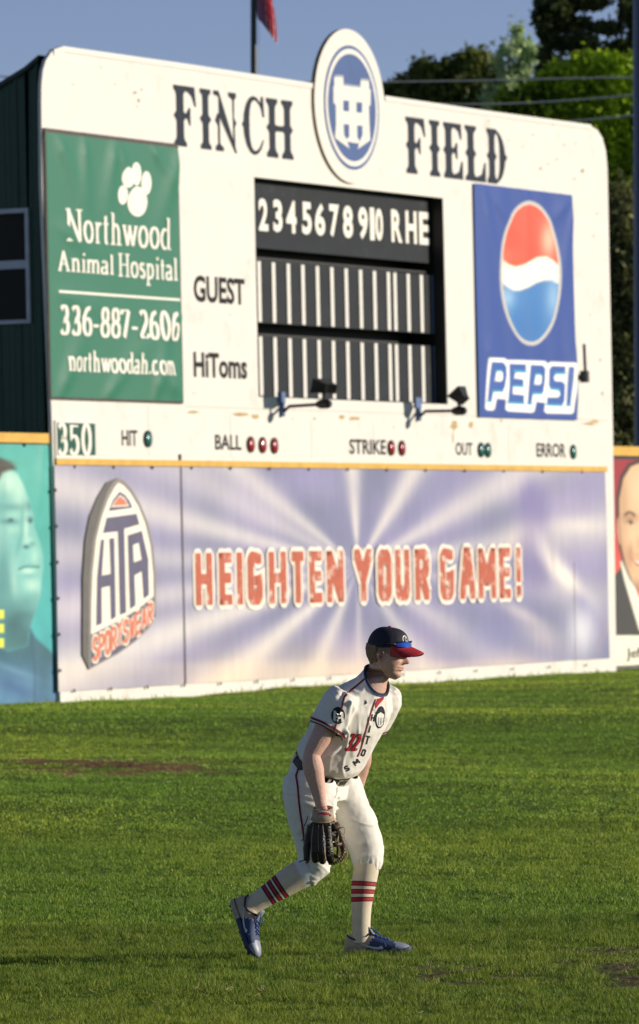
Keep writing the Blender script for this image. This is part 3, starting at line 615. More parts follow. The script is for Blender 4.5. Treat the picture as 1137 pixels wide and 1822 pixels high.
for a, b in (((195,393),(275,393)),((145,485),(178,485)),((390,205),(498,212)),((390,345),(470,350)),((330,498),(476,506)),((565,412),(640,414)),((512,508),(548,510)),((765,228),(858,230)),((725,370),(795,378)),((690,518),(825,524)),((868,522),(905,524))): cv.line(cq([a, b]), 3.6, CY_, soft=.8)
cv.build('vinyl_sheet', PRINT, pb)
# large printed banner with sunrays
hb = bthing('printed_banner', 600, 1222, 'wide lavender sunray banner with arrowhead logo and orange slogan along the wall', 'banner', off=.02)
uo, vo = B(97, 828, .02); u1 = B(1077, 840, .02)[0]; vb = B(108, 1231, .02)[1]
hf = lambda U, Vv: .006*np.sin(U*2.1+Vv*.8)+.004*np.sin(U*5.3-Vv*2)
ug = B(322, 840, .02)[0]
cent = (637, 1010)
rays = [(335,845,.10,.6),(430,840,.085,.8),(628,835,.075,1.0),(735,840,.10,.95),(860,880,.10,.8),(1060,940,.09,.7),(1060,1060,.07,.45),(250,905,.07,.85),(120,985,.06,.6),(110,1085,.06,.7),(200,1165,.085,1.0),(420,1195,.09,1.0),(560,1195,.09,.8),(640,1190,.06,.5),(760,1190,.09,.6),(900,1180,.1,.55)]
def paint_rays(cv):
    X, Y = cv.X, cv.Y; cv.col[:] = np.array([126,126,164])/255
    nzz = np.array([noise.noise((x*.012, y*.012, 1.7)) for x, y in zip(X, Y)])[:, None]
    cv.col += nzz*np.array([.10,.07,.10])
    ang = np.arctan2(-(Y-cent[1]), (X-cent[0])); rr = np.hypot(X-cent[0], Y-cent[1])
    for x, y, s_, a in rays:
        t = math.atan2(-(y-cent[1]), x-cent[0]); da = np.abs((ang-t+np.pi) % (2*np.pi)-np.pi)
        cv.mix(a*.82*np.exp(-(da/(s_*1.15))**2)*np.clip(rr/60, 0, 1), (226,219,214))
    cv.blob(620,1215,170,60,(240,214,180),.75); cv.blob(420,1215,90,45,(240,216,184),.6); cv.blob(900,1190,60,30,(228,200,188),.5)
    cv.blob(590,1010,300,40,(186,180,206),.25); cv.blob(600,870,80,30,(150,150,178),.25)
    # faint ghosted player at the right
    cv.blob(950,905,28,52,(112,106,160),.85,1.8); cv.blob(925,960,30,30,(226,214,204),.6); cv.blob(950,995,34,60,(124,116,166),.75,1.5)
    cv.blob(1000,900,60,40,(176,166,196),.3); cv.blob(1030,935,50,16,(236,228,218),.6)
    cv.blob(905,1080,45,50,(126,124,170),.6); cv.blob(985,1000,16,60,(238,230,222),.7,rot=-30); cv.blob(985,1000,4,30,(150,140,160),.6,rot=-8)
    cv.blob(1010,1030,50,14,(244,236,224),.9,rot=48); cv.blob(1040,1085,32,14,(104,104,160),.85,rot=62); cv.blob(1035,1120,28,50,(226,226,234),.85)
    cv.blob(960,1130,45,22,(206,196,196),.6,rot=28); cv.blob(1072,1130,6,30,(150,140,160),.7,rot=20); cv.blob(880,1130,60,40,(124,126,176),.6); cv.blob(925,1090,50,12,(226,214,206),.5,rot=30)
    cv.blob(850,1060,70,30,(150,146,186),.35); cv.mix(np.clip((Y-1170)/60, 0, .25), (240,220,196))
for (ua, ub_) in ((uo, ug-.012), (ug+.012, u1)):
    cv = Canvas.__new__(Canvas); cv.set(ua, ub_, vb, vo, .02, int((ub_-ua)*26), 110, hf); paint_rays(cv); cv.build('vinyl_sheet', PRINTW, hb, .93)
MB().bbox(ug-.02, ug+.02, vb, vo+.16, .003, .022).build('joint_strip', mat('dark_joint', (.05,.045,.06), .7), hb)
un = B(1021, 1000, .02)[0]; MB().bbox(un-.006, un+.006, vb-.15, B(1021,1000)[1], .027, .0285).build('sheet_crack', mat('crack_grey', (.28,.25,.25), .7), hb)
# rivets along the edges
for (x0, y0, x1, y1, n) in ((100,1231,1075,1182,15),(98,830,1070,840,14),(98,840,108,1225,6)):
    for k in range(n):
        t = (k+.5)/n; u, v = Bp(x0+(x1-x0)*t, y0+(y1-y0)*t, .03); disc(MB(), u, v, .022, .03, .036, 8).build('grommet', METAL, hb)
# slogan
ltr = [('H',345,382),('E',387,417),('I',421,434),('G',438,470.5),('H',476,513.5),('T',516.5,545),('E',548,577),('N',579,615),('Y',628.5,666),('O',670,700),('U',701.5,732.5),('R',736,767),('G',781,810.5),('A',816,848.5),('M',849,885.5),('E',886,912),('!',916,931)]
OR = mat('worn_orange_print', (.44,.085,.036), .55, .15, 9, dirt=(.80,.72,.62), dscale=5.0, dlo=.54, dhi=.66); CREAM = mat('cream_print', (.82,.76,.66), .55, .05)
for i, (ch, x0, x1) in enumerate(ltr):
    mo, mw = MB(), MB()
    top = 975-(x0-345)*.016; bot = 1087-(x0-345)*.026
    if ch in 'YA': top -= 2
    u0, v0 = Bp(x0, bot, .03); v1 = Bp(x0, top, .03)[1]; u1_ = Bp(x1, bot, .03)[0]; ins_ = .135
    uc = (u0+u1_)/2
    gly = BLK[ch]
    if ch in 'I!': gly = [[(uc_, y) for uc_, y in s_] for s_ in gly]
    ext = lambda g: [[tuple(np.array(s_[0])*1.0)] + s_[1:] for s_ in g]
    strokes(mw, gly, u0+ins_, u1_-ins_, v0+.13, v1-.13, .27, .225, .0325+.0000*i, None, (i % 2)*5)
    # square the stroke ends in white
    for s_ in gly:
        for q, q2 in ((s_[0], s_[1]), (s_[-1], s_[-2])):
            a = np.array([u0+ins_+(u1_-u0-2*ins_)*q[0], v0+.13+(v1-v0-.26)*q[1]]); flat(mw, [[(a[0]+.145*math.cos(k*math.pi/4+.39), a[1]+.13*math.sin(k*math.pi/4+.39)) for k in range(8)]], .0312+.0003*(len(mw.V) % 5))
    strokes(mo, gly, u0+ins_, u1_-ins_, v0+.13, v1-.13, .165, .135, .0372, None, (i % 2)*5)
    for s_ in gly:
        for q in (s_[0], s_[-1]):
            a = np.array([u0+ins_+(u1_-u0-2*ins_)*q[0], v0+.13+(v1-v0-.26)*q[1]]); h_ = (.082, .066)
            flat(mo, [[(a[0]-h_[0], a[1]-h_[1]), (a[0]+h_[0], a[1]-h_[1]), (a[0]+h_[0], a[1]+h_[1]), (a[0]-h_[0], a[1]+h_[1])]], .0362+.0002*(len(mo.V) % 4))
    mo.build('slogan_letter', OR, mw.build('slogan_letter_outline', CREAM, hb))
# rocket shaped logo
k_ = 4.3385; q = lambda p, o=.03: [Bp(80+x/k_, 820+y/k_, o) for x, y in p]
LG = mat('logo_grey', (.10,.095,.09), .6, .15, 6); LG2 = mat('logo_edge_grey', (.22,.20,.19), .6); LN = mat('logo_navy', (.085,.08,.15), .55, .12, 6); LO = mat('logo_orange', (.60,.17,.09), .55, .1, 6)
sidep = [(560,130),(470,165),(400,280),(340,430),(305,620),(288,900),(285,1500),(335,1610),(400,1200),(420,500),(500,220)]
face = [(560,135),(600,150),(660,210),(730,330),(790,480),(830,660),(850,860),(852,1200),(800,1290),(700,1390),(560,1490),(335,1612),(333,1200),(340,900),(365,620),(420,400),(480,230),(520,165)]
rim = face
inner = [(562,168),(600,190),(650,245),(715,350),(770,490),(808,660),(828,860),(832,1045),(700,1150),(560,1235),(350,1340),(352,1100),(362,860),(390,600),(430,440),(480,300),(530,205)]
flat(MB(), [q(sidep)], .0385).build('logo_side', LG, hb); flat(MB(), [q(face)], .0395).build('logo_rim', LG2, hb)
fn = [(350,1350),(560,1250),(700,1165),(838,1060),(842,1195),(790,1280),(700,1375),(560,1475),(348,1590)]
flat(MB(), [q(fn)], .0405).build('logo_band', LN, hb); flat(MB(), [q(inner)], .0412).build('logo_field', CREAM, hb)
flat(MB(), [q(p) for p in ([(570,238),(610,262),(648,310),(668,362),(485,388),(520,300)],
 [(470,440),(700,408),(724,490),(605,525),(620,1170),(572,1190),(555,545),(440,558)],
 [(425,610),(450,606),(432,885),(500,872),(490,600),(528,595),(540,1205),(502,1228),(495,965),(430,980),(432,1255),(388,1275),(395,900)],)], .0425, step=.0005).build('logo_letters', LN, hb)
# the A with its opening
A_ = [Vector((*p, 0)) for p in q([(632,575),(740,540),(790,760),(795,1035),(755,1065),(740,852),(683,885),(692,1115),(650,1145),(640,860)])]; Ah = [Vector((*p, 0)) for p in q([(672,650),(718,632),(740,762),(678,785)])]
tri = tessellate_polygon([A_, Ah]); al = A_+Ah; MB().add([bw(p.x, p.y, .0448) for p in al], tri).build('logo_letters', LN, hb)
flat(MB(), [q([(572,262),(610,290),(642,350),(505,358),(530,310)])], .0447).build('logo_triangle', CREAM, hb); flat(MB(), [q([(572,275),(608,300),(630,340),(520,347),(540,305)])], .0455).build('logo_triangle', LO, hb)
mc, mo = MB(), MB(); tx_ = 'SPORTSWEAR'
for i, ch in enumerate(tx_):
    t0, t1 = i/10, (i+.86)/10; xa, xb = 362+470*t0, 362+470*t1
    def yy(x, top): 
        f = (x-350)/490; return (1365-300*f+15*math.sin(f*3.1)) if top else (1570-330*f-25*math.sin(f*3.1)*-1)
    # map the glyph into the slanted cell
    for mb_, th_, wo in ((mc, .085, .0440), (mo, .045, .0465)):
        for j, st in enumerate(BLK[ch]):
            P = []
            for x, y in st:
                xx = xa+(xb-xa)*(.12+.76*x); P.append(Bp(80+xx/k_, 820+(yy(xx, 0)+(yy(xx, 1)-yy(xx, 0))*(.1+.8*y))/k_, .03))
            L_, R2 = pen(P, th_, th_); n = len(L_); mb_.add([bw(*a, wo+.0004*j) for a in L_]+[bw(*a, wo+.0004*j) for a in R2], [(z, n+z, n+z+1, z+1) for z in range(n-1)])
mc.build('logo_tagline', CREAM, hb); mo.build('logo_tagline', LO, hb)
# ================================================================== FENCES LEFT AND RIGHT
lf = bthing('outfield_fence', 50, 1252, 'wooden outfield fence with yellow cap left of the scoreboard', 'fence', 'outfield fences beside the scoreboard', -.1)
uE, uS = B(104, 1000, -.06)[0], B(104, 1000)[0]-7.5; vt = B(50, 789, -.06)[1]; vb_ = B(50, 1253, -.06)[1]
MB().bbox(uS, uE, vb_-.25, vt, -.12, -.06).build('fence_boards', mat('fence_paint', (.12,.14,.12), .7), lf)
MB().bbox(uS, B(88.5,779)[0], vt+.005, B(50,770.5,-.02)[1], -.14, -.01).build('cap_rail', YEL, lf)
tb = bthing('printed_banner', 50, 1250, 'turquoise banner with a large face looking right, left of the scoreboard', 'banner', off=-.05)
tf = lambda U, Vv: .008*np.sin(U*2.6+Vv*.7)+.02*np.exp(-((U-uE+.35-.18*(Vv-vt))/.08)**2)*np.exp(-((Vv-vt)/.6)**2)
cv = Canvas.__new__(Canvas); cv.set(uE-4.2, uE-.01, B(50,1249.5,-.05)[1], B(50,791,-.05)[1], -.052, 150, 220, tf)
k2 = 3.797; tq = lambda p: [(x/k2, 780+y/k2) for x, y in p]
cv.col[:] = np.array([70,164,156])/255; cv.mix(np.clip((cv.Y-960)/280, 0, .6), (64,168,178)); cv.blob(60,840,60,50,(110,186,172),.4)
nq = np.array([noise.noise((x*.05, y*.03, 2.2)) for x, y in zip(cv.X, cv.Y)])
shirt = tq([(-400,1330),(-60,1390),(60,1440),(190,1400),(208,1290),(245,1350),(330,1430),(385,1490),(418,1600),(418,1900),(-400,1900)])
headp = [(-500,100),(-100,60),(60,200),(120,240),(165,330),(200,430),(225,520),(230,600),(265,690),(290,790),(292,880),(278,960),(275,1040),(262,1100),(235,1180),(200,1300),(190,1400),(60,1440),(-100,1400),(-500,1300)]
cv.poly(tq(headp), (118,184,178), soft=2.0)
hm = Canvas.__new__(Canvas); hm.__dict__.update(cv.__dict__); hm.col = np.zeros_like(cv.col); hm.poly(tq(headp), (255,255,255), soft=2); hmask = hm.col[:, 0]; base_ = cv.col.copy()
B_ = lambda *a, **k: cv.blob(*a, **k)
B_(12,858,22,26,(206,234,214),.95); B_(35,880,14,30,(190,226,208),.7); B_(-15,900,30,60,(96,158,156),.7); B_(52,868,6,20,(100,166,162),.5)
B_(22,903,26,7,(74,128,130),.55); B_(52,900,7,9,(64,118,122),.6); B_(20,917,16,10,(150,204,192),.7); B_(16,928,14,4.5,(44,92,98),.75); B_(20,925,3.5,3,(24,58,66),.9)
B_(52,924,7,5,(50,100,108),.7); B_(53,927,3,3.5,(22,56,64),.9); B_(20,942,20,8,(168,214,200),.6); B_(4,960,18,30,(160,210,198),.65)
B_(40,925,3.5,26,(84,148,148),.6); B_(46,940,5,24,(196,228,212),.7); B_(50,962,8,7,(170,214,200),.7); B_(47,973,5,3.2,(28,72,80),.85); B_(57,968,5,4,(70,128,130),.6)
B_(62,990,8,18,(180,222,206),.6); B_(33,975,4,26,(84,148,150),.55,rot=12); B_(28,1000,10,22,(150,204,194),.5); B_(25,1035,6,34,(196,226,208),.55,rot=-6)
cv.line(tq([(132,884),(160,868),(190,864),(215,866),(258,868)]), 3.0, (34,82,90), .85, 1.6); B_(52,1004,13,4,(118,176,172),.5); B_(50,1016,12,5,(196,228,212),.75); B_(53,1026,10,4,(92,152,152),.6)
B_(58,1042,15,14,(184,222,208),.8); B_(66,1062,12,8,(120,178,172),.6); B_(8,1020,14,70,(78,136,140),.65); B_(-20,1050,30,60,(62,116,122),.8); B_(30,1075,40,16,(84,140,142),.6,rot=-8)
B_(25,1110,40,30,(52,98,106),.85); B_(40,1140,34,30,(46,90,98),.85); B_(45,1096,22,10,(58,108,114),.7); B_(20,1150,50,20,(56,104,112),.6); B_(8,895,5,60,(90,150,150),.3)
cv.col = base_*(1-hmask[:, None]) + cv.col*hmask[:, None]
cv.poly(tq([(-500,90),(0,130),(70,160),(110,205),(60,215),(20,230),(-30,330),(-120,420),(-500,600)]), (62,58,54), .95, soft=3.5); B_(14,826,14,6,(96,92,84),.5)
cv.poly(shirt, (52,96,112), soft=2.5); cv.mix(np.clip((cv.Y-1160)/80, 0, .7)*(cv.X < 108), (88,134,176)); B_(30,1225,60,12,(56,88,134),.6,rot=25); B_(78,1200,12,50,(48,88,104),.6); B_(20,1190,50,6,(110,150,184),.5,rot=20)
cv.line(tq([(208,1290),(225,1440),(240,1600),(235,1780)]), 2.5, (40,80,96), .6, 2); cv.col += nq[:, None]*.03
for y in (1093, 1118, 1144): cv.poly([(-60,y-8),(8,y-8),(8,y+8),(-60,y+8)], (214,222,80), soft=.8)
cv.poly([(-60,1085),(-38,1085),(-38,1152),(-60,1152)], (214,222,80), soft=.8)
cv.build('vinyl_sheet', PRINT, tb)
for x, y in ((45,791),(99,916),(101,1021),(104,1128),(106,1228)):
    u, v = Bp(x, y, -.03); disc(MB(), u, v, .03, -.05, -.035, 8).build('grommet', METAL, tb)
rf = bthing('outfield_fence', 1115, 1190, 'wooden outfield fence with yellow cap right of the scoreboard', 'fence', 'outfield fences beside the scoreboard', -.2)
u0, v1 = B(1080, 811, -.2); u0 -= .3; vcap = B(1092, 794, -.2)[1]; vb_ = B(1110,1190,-.2)[1]
MB().bbox(u0, u0+7.5, vb_-.25, v1, -.28, -.2).build('fence_boards', mat('fence_paint_grey', (.10,.10,.11), .7), rf)
MB().bbox(u0, u0+7.5, v1+.003, vcap, -.30, -.15).build('cap_rail', YEL, rf)
rb = bthing('printed_banner', 1115, 1186, 'red portrait banner of a man in a dark suit, right of the scoreboard', 'banner', off=-.19)
cv = Canvas.__new__(Canvas); cv.set(u0+.1, u0+4.6, B(1110,1184.5,-.19)[1], B(1110,813,-.19)[1], -.19, 170, 190, None)
k3 = 3.797; rq = lambda p: [(940+x/k3, 740+y/k3) for x, y in p]
cv.col[:] = np.array([150,40,52])/255; cv.mix(np.clip((cv.Y-850)/150, 0, 1), (206,84,70)); cv.poly([(1080,800),(1400,800),(1400,817.5),(1080,817.5)], (52,52,60), soft=1)
suit = [(560,1110),(600,1060),(640,1000),(700,1200),(748,1440),(1500,1440),(1500,1500),(560,1500)]
cv.poly(rq(suit), (62,60,60), soft=1); cv.poly(rq([(620,990),(650,960),(748,1220),(900,1300),(1100,1250),(1000,1480),(748,1450),(700,1290),(650,1120)]), (226,224,210), soft=1.4)
fc = [(740,320),(860,300),(1000,360),(1080,500),(1100,700),(1080,900),(1030,1060),(940,1180),(860,1230),(760,1200),(700,1120),(655,1010),(630,900),(612,700),(612,560),(640,420),(690,340)]
cv.poly(rq([(x+(x-850)*.05-6, y-18) for x, y in fc]), (50,40,38), .9, 2.5)
ear = rq([(612,680),(600,700),(598,780),(612,860),(630,880)]); cv.poly(ear, (200,156,126), .9, 1.5)
base_ = cv.col.copy(); hm = Canvas.__new__(Canvas); hm.__dict__.update(cv.__dict__); hm.col = np.zeros_like(cv.col); hm.poly(rq(fc), (255,255,255), soft=2.2); hmask = hm.col[:, 0]
cv.poly(rq(fc), (214,178,140), soft=2.2); k_f = lambda x, y: (940+x/k3, 740+y/k3)
for x, y, rx, ry, c, a in ((860,500,45,34,(236,208,172),.8),(640,560,10,50,(176,140,110),.6),(650,950,10,60,(176,136,106),.65),(690,690,16,8,(150,110,84),.6),(870,690,18,8,(150,110,84),.6),(780,780,8,36,(238,208,174),.7),(750,850,7,10,(176,132,102),.6),
   (800,890,12,5,(150,104,80),.6),(700,830,14,24,(232,200,164),.6),(900,850,20,30,(236,204,168),.6),(690,930,5,20,(170,126,96),.7),(780,1110,24,12,(230,196,158),.6),(740,1160,30,16,(170,132,104),.7),(860,1190,40,14,(160,124,98),.7),(760,940,22,5,(190,146,112),.5)): cv.blob(*k_f(x, y), rx, ry, c, a)
cv.line(rq([(655,668),(678,650),(700,655),(718,672)]), 3.6, (62,44,34), .85, 1.6); cv.line(rq([(665,718),(690,706),(712,724)]), 1.6, (60,42,34), .85, 1.0); cv.blob(*k_f(690,722),2.6,3.0,(34,28,30),.95); cv.blob(*k_f(676,724),1.6,1.6,(226,214,200),.7)
cv.line(rq([(830,664),(865,648),(910,668)]), 3.6, (62,44,34), .85, 1.6); cv.line(rq([(840,720),(868,708),(900,722)]), 1.6, (60,42,34), .85, 1); cv.blob(*k_f(870,722),2.8,3.0,(34,28,30),.95)
cv.poly(rq([(694,960),(740,975),(800,980),(880,955),(850,1010),(790,1025),(730,1010)]), (168,92,78), .85, 1.5); cv.poly(rq([(706,968),(750,982),(800,985),(868,966),(840,998),(790,1006),(738,998)]), (246,238,226), .9, 1.2)
cv.col = base_*(1-hmask[:, None]) + cv.col*hmask[:, None]
cv.poly(rq([(560,1482),(1500,1482),(1500,1690),(560,1690)]), (232,228,208), soft=1)
cv.build('vinyl_sheet', PRINT, rb)
mb = MB(); btext(mb, 'Jeff', 1115, 1146, 1153, 1177, -.186, .01); mb.build('name_lettering', BLACKP, rb)
#@@PART3
# ================================================================== BUILDING BEHIND, LEFT
gu = B(96, 700)[0] + .02; GO = B0 + BD*gu
def Gp(px, py):
    r = ray(px, py); t = ((GO-CAM) @ BD)/(r @ BD); P = CAM + r*t; return (-(P-GO) @ BN, P[2])
def gw(s, z, o=0.0): return GO - BN*s + np.array([0, 0, z]) - BD*o        # o = proud of the wall towards the field's left
bd = thing('storage_building', gw(2.5, 0), 'dark green corrugated metal building with a pale framed window behind the scoreboard', 'building', None, RZ)
prof = [Gp(0,157), Gp(60,120), Gp(64,115), Gp(88,90)]; sl_ = (prof[1][1]-prof[0][1])/(prof[1][0]-prof[0][0]); s_end = 6.0
zt = lambda s: float(np.interp(s, [prof[3][0], prof[2][0], prof[1][0], prof[1][0]+6], [prof[3][1], prof[2][1], prof[1][1], prof[1][1]+sl_*6]))
wx0, wzt = Gp(52, 370); wzb = Gp(54, 575)[1]; wx1 = wx0+1.3; GM = mat('green_metal_siding', (.012,.055,.034), .5, .15, 4, metal=.0)
V, F = [], []; ss = []
s = .13
while s < s_end:
    for ds, dp in ((0,0),(.02,.022),(.05,.022),(.07,0),(.115,0),(.12,.006),(.13,.006),(.135,0),(.19,0),(.195,.006),(.205,.006),(.21,0)): ss.append((s+ds, dp))
    s += .29
ss = [(a, b) for a, b in ss]
def wall_strip(zlo, zhi, keep, name):
    mb = MB()
    for (a, pa), (b, pb_) in zip(ss, ss[1:]):
        if not keep((a+b)/2): continue
        mb.add([gw(a, zlo(a), pa), gw(b, zlo(b), pb_), gw(b, zhi(b), pb_), gw(a, zhi(a), pa)], [(0,1,2,3)])
    return mb.build(name, GM, bd)
inw = lambda s: wx0 < s < wx1
wall_strip(lambda s: -.2, lambda s: zt(s) if not inw(s) else wzb, lambda s: True, 'siding')
wall_strip(lambda s: wzt, lambda s: zt(s), inw, 'siding')
mb = MB(); sd_ = [.1]+[.3+.5*k for k in range(12)]
V = [gw(s, zt(s)+.0, .05) for s in sd_]+[gw(s, zt(s)-.0, -5.5) for s in sd_]+[gw(s, zt(s)+.06, .05) for s in sd_]+[gw(s, zt(s)+.06, -5.5) for s in sd_]; n = len(sd_)
F = [(i, i+1, n+i+1, n+i) for i in range(n-1)]+[(2*n+i, 3*n+i, 3*n+i+1, 2*n+i+1) for i in range(n-1)]+[(i, 2*n+i, 2*n+i+1, i+1) for i in range(n-1)]+[(n+i, n+i+1, 3*n+i+1, 3*n+i) for i in range(n-1)]
mb.add(V, F).build('roof', mat('dark_roof_metal', (.02,.026,.03), .5), bd)
mb = MB(); mb.add([gw(s_end-.1,-.2), gw(s_end-.1,-.2,-5.4), gw(s_end-.1, zt(s_end),-5.4), gw(s_end-.1, zt(s_end)), gw(.15,-.2,-5.4), gw(.15, zt(.2),-5.4)], [(0,1,2,3),(1,4,5,2)]); mb.build('rear_wall', GM, bd)
wn = MB(); FR = mat('window_frame_paint', (.50,.54,.62), .5)
def gbox(mb, s0, s1, z0, z1, o0, o1): c = gw((s0+s1)/2, (z0+z1)/2, (o0+o1)/2); return mb.box(c, (BN, np.array([0,0,1.]), BD), ((s1-s0)/2, (z1-z0)/2, (o1-o0)/2))
f = .045; zm = Gp(50,470)[1]
gbox(wn, wx0, wx0+f, wzb, wzt, -.05, .04); gbox(wn, wx1-f, wx1, wzb, wzt, -.05, .04)
gbox(wn, wx0+f, wx1-f, wzt-f*1.2, wzt, -.05, .04); gbox(wn, wx0+f, wx1-f, wzb, wzb+f, -.05, .045); gbox(wn, wx0+f, wx1-f, zm-.05, zm+.05, -.05, .035)
wf = wn.build('window', FR, bd); GL = mat('window_glass', (.012,.011,.009), .35, .3, 2, spec=.15)
gbox(MB(), wx0+f, wx1-f, zm+.05, wzt-f*1.2, -.03, -.02).build('pane', GL, wf); gbox(MB(), wx0+f, wx1-f, wzb+f, zm-.05, -.03, -.02).build('pane', GL, wf)
# ================================================================== FLAGPOLE, FLAG, WIRES, POLE
PY = 82.0; p = at(451.5, 120, PY); p0 = at(454, 1000, PY); fp_ = thing('flagpole', (p0[0], PY, 0), 'dark green flagpole rising behind the scoreboard', 'flagpole')
dx = (p[0]-p0[0])/(p[2]-p0[2]); base = np.array([p0[0]-dx*p0[2], PY, 0]); X_ = lambda z: base + np.array([dx*z, 0, z])
MB().tube([X_(0), X_(6), X_(12.5)], [.07,.052,.038], 14).build('pole', mat('pole_green_paint', (.012,.022,.02), .4), fp_)
MB().tube([X_(12.5), X_(12.56), X_(12.66), X_(12.72)], [.02,.07,.07,.01], 12).build('finial', mat('finial_metal', (.5,.4,.15), .3, metal=.8), fp_)
MB().tube([X_(1)+np.array([.10,-.05,0]), X_(8)+np.array([.09,-.05,0]), X_(12.3)+np.array([.05,-.03,0])], .004, 5).build('halyard', mat('rope', (.4,.4,.36), .8), fp_)
zb, ztop = at(482, 80, PY)[2], at(450, 0, PY)[2]+.75
x0 = at(457, 40, PY)[0]; n1, n2 = 26, 60; V = []; cols = []
for j in range(n2+1):
    q_ = j/n2
    for i in range(n1+1):
        t = i/n1; z = ztop - (ztop-zb)*q_*(.72+.28*t) ; wdt = .08+.27*q_**.8
        x = x0 + wdt*t*(1-.15*q_) + .012*math.sin(q_*7+t*3); y = PY-.03 + .055*math.sin(t*17+q_*1.5)*(.3+.7*t)
        V.append((x, y, z)); 
        st = (t*5.2+q_*1.6) % 1.0
        c = (.72,.02,.05) if st < .72 else (.8,.72,.74)
        if q_ > .55 and t < .45: c = (.34,.22,.34) if (t*13+q_*9) % 1 < .55 else (.50,.10,.16)
        cols.append(c)
a = (np.arange(n1)+np.arange(n2)[:, None]*(n1+1)).ravel()
fl = obj('flag', V, np.stack([a, a+1, a+n1+2, a+n1+1], 1), mat('flag_cloth', (1,1,1), .8, .08, 20, attr=True, trans=.35), None, smooth=True, cols=np.array(cols), origin=(x0, PY, zb))
tag(fl, 'limp red and white flag hanging from the dark flagpole', 'flag')
WR = mat('wire_grey', (.5,.5,.48), .5)
for i, (xl, yl, xr, yr, lb) in enumerate(((0,136,1137,136,'highest'),(640,181,1137,168,'middle'),(640,222,1137,204,'lowest'))):
    a, b = at(xl, yl, 97), at(xr, yr, 97); d = b-a
    pts = [a + d*t + np.array([0,0,-.10*math.sin(math.pi*min(max(t,0),1))]) for t in np.linspace(-3 if i == 0 else -2, 3, 41)]
    o = MB().tube(pts, .014, 6).build('utility_wire', WR, None, origin=None); tag(o, f'grey overhead wire crossing in front of the trees, the {lb} of the three', 'wire', 'overhead wires behind the scoreboard')
p1, p2 = at(1147, 0, 93), at(1152, 790, 93); lp = thing('light_pole', (p2[0], 93, 0), 'tall dark blue steel pole at the right edge behind the fence', 'pole')
d = (p1-p2)/(p1[2]-p2[2]); b0 = p2-d*p2[2]
MB().tube([b0, b0+d*4, b0+d*8, b0+d*16], [.22,.21,.20,.17], 24).build('shaft', mat('navy_pole_paint', (.022,.045,.12), .4, .1, 3), lp)
MB().tube([b0, b0+d*.3], [.34,.34], 20).build('base_collar', METAL, lp)
# ================================================================== TREES
def leafmat(n): return mat(n, (1,1,1), .6, .1, 2, attr=True, trans=.3, spec=.2)
def tree(name, Y, blobs, c0, c1, label, trunk_px, leaf=.13, tr_r=.16, limbs=True, bark=(.13,.11,.08), twig=0, grp='trees behind the scoreboard'):
    tb_ = at(trunk_px, 900, Y); root = thing(name, (tb_[0], Y, 0), label, 'tree', grp)
    Vs = []; Cs = []; sc = Y/FPX; tops = []
    for (px, py, rx, ry, n, *k) in blobs:
        c = at(px, py, Y); tops.append(c); R = np.array([rx*sc, min(rx, ry)*sc*1.1, ry*sc]); n = int(n*1.9); nc = max(5, n//70)
        cc_ = rng.normal(size=(nc, 3)); cc_ /= np.linalg.norm(cc_, axis=1)[:, None]; cc_ = cc_*rng.uniform(.35, 1.02, (nc, 1))**.6
        idx = rng.integers(0, nc, n); L_ = c + (cc_[idx] + rng.normal(size=(n, 3))*rng.choice([.12,.22,.34], (n, 1)))*R
        a = rng.normal(size=(n, 3)); a /= np.linalg.norm(a, axis=1)[:, None]; b = np.cross(a, rng.normal(size=(n, 3))); b /= np.linalg.norm(b, axis=1)[:, None]
        s = leaf*.72*rng.uniform(.6, 1.3, (n, 1)); q = [L_-a*s, L_+b*s*.45, L_+a*s, L_-b*s*.45]; Vs.append(np.stack(q, 1).reshape(-1, 3))
        tint = rng.uniform(0, 1, nc)[idx][:, None]*.6+rng.uniform(0, 1, (n, 1))*.4; tint = np.clip(tint+(k[0] if k else 0), 0, 1.2)
        Cs.append(np.repeat(np.array(c0)*2.2*(1-tint)+np.array(c1)*2.9*tint, 4, 0))
    V = np.concatenate(Vs); obj('crown', V, np.arange(len(V)).reshape(-1, 4), leafmat('leaf_'+name), root, cols=np.clip(np.concatenate(Cs), .004, 1))
    BK = mat('bark_'+name, bark, .9, .3, 8, .4, 20); zt_ = max(t[2] for t in tops)-.4; mb = MB(); top = np.array([tops[0][0]*.3+tb_[0]*.7, Y, zt_])
    mb.tube([(tb_[0], Y, -.1), (tb_[0]+.05, Y, zt_*.3), (tb_[0]-.06, Y+.1, zt_*.6), top], [tr_r*1.5, tr_r, tr_r*.7, tr_r*.2], 10).build('trunk', BK, root)
    if limbs:
        for t in tops:
            z0 = max(.8, t[2]*.62); st = np.array([tb_[0], Y, z0]); md = (st+t)/2+np.array([0, 0, -.15])
            MB().tube([st, md, t+np.array([0,0,.3])], [tr_r*.42, tr_r*.3, .02], 7).build('limb', BK, root)
    return root
tree('pine_tree', 116, [(985,22,28,26,1500),(1040,0,34,14,700),(975,62,16,16,450),(1118,12,14,26,350),(1018,80,34,16,650),(974,112,16,26,500),(1100,88,32,14,600),(1055,118,56,12,800),(1085,50,34,8,300),(1020,150,44,24,900),(1070,150,46,14,700),(1012,40,26,12,350),(990,185,40,48,1500),(1095,160,50,26,1400),(1150,60,30,70,900),(1040,200,60,40,1000)], (.010,.016,.007), (.05,.06,.02), 'tall dark pine with sky showing through its upper boughs', 1055, .15, .2, True, (.26,.24,.20))
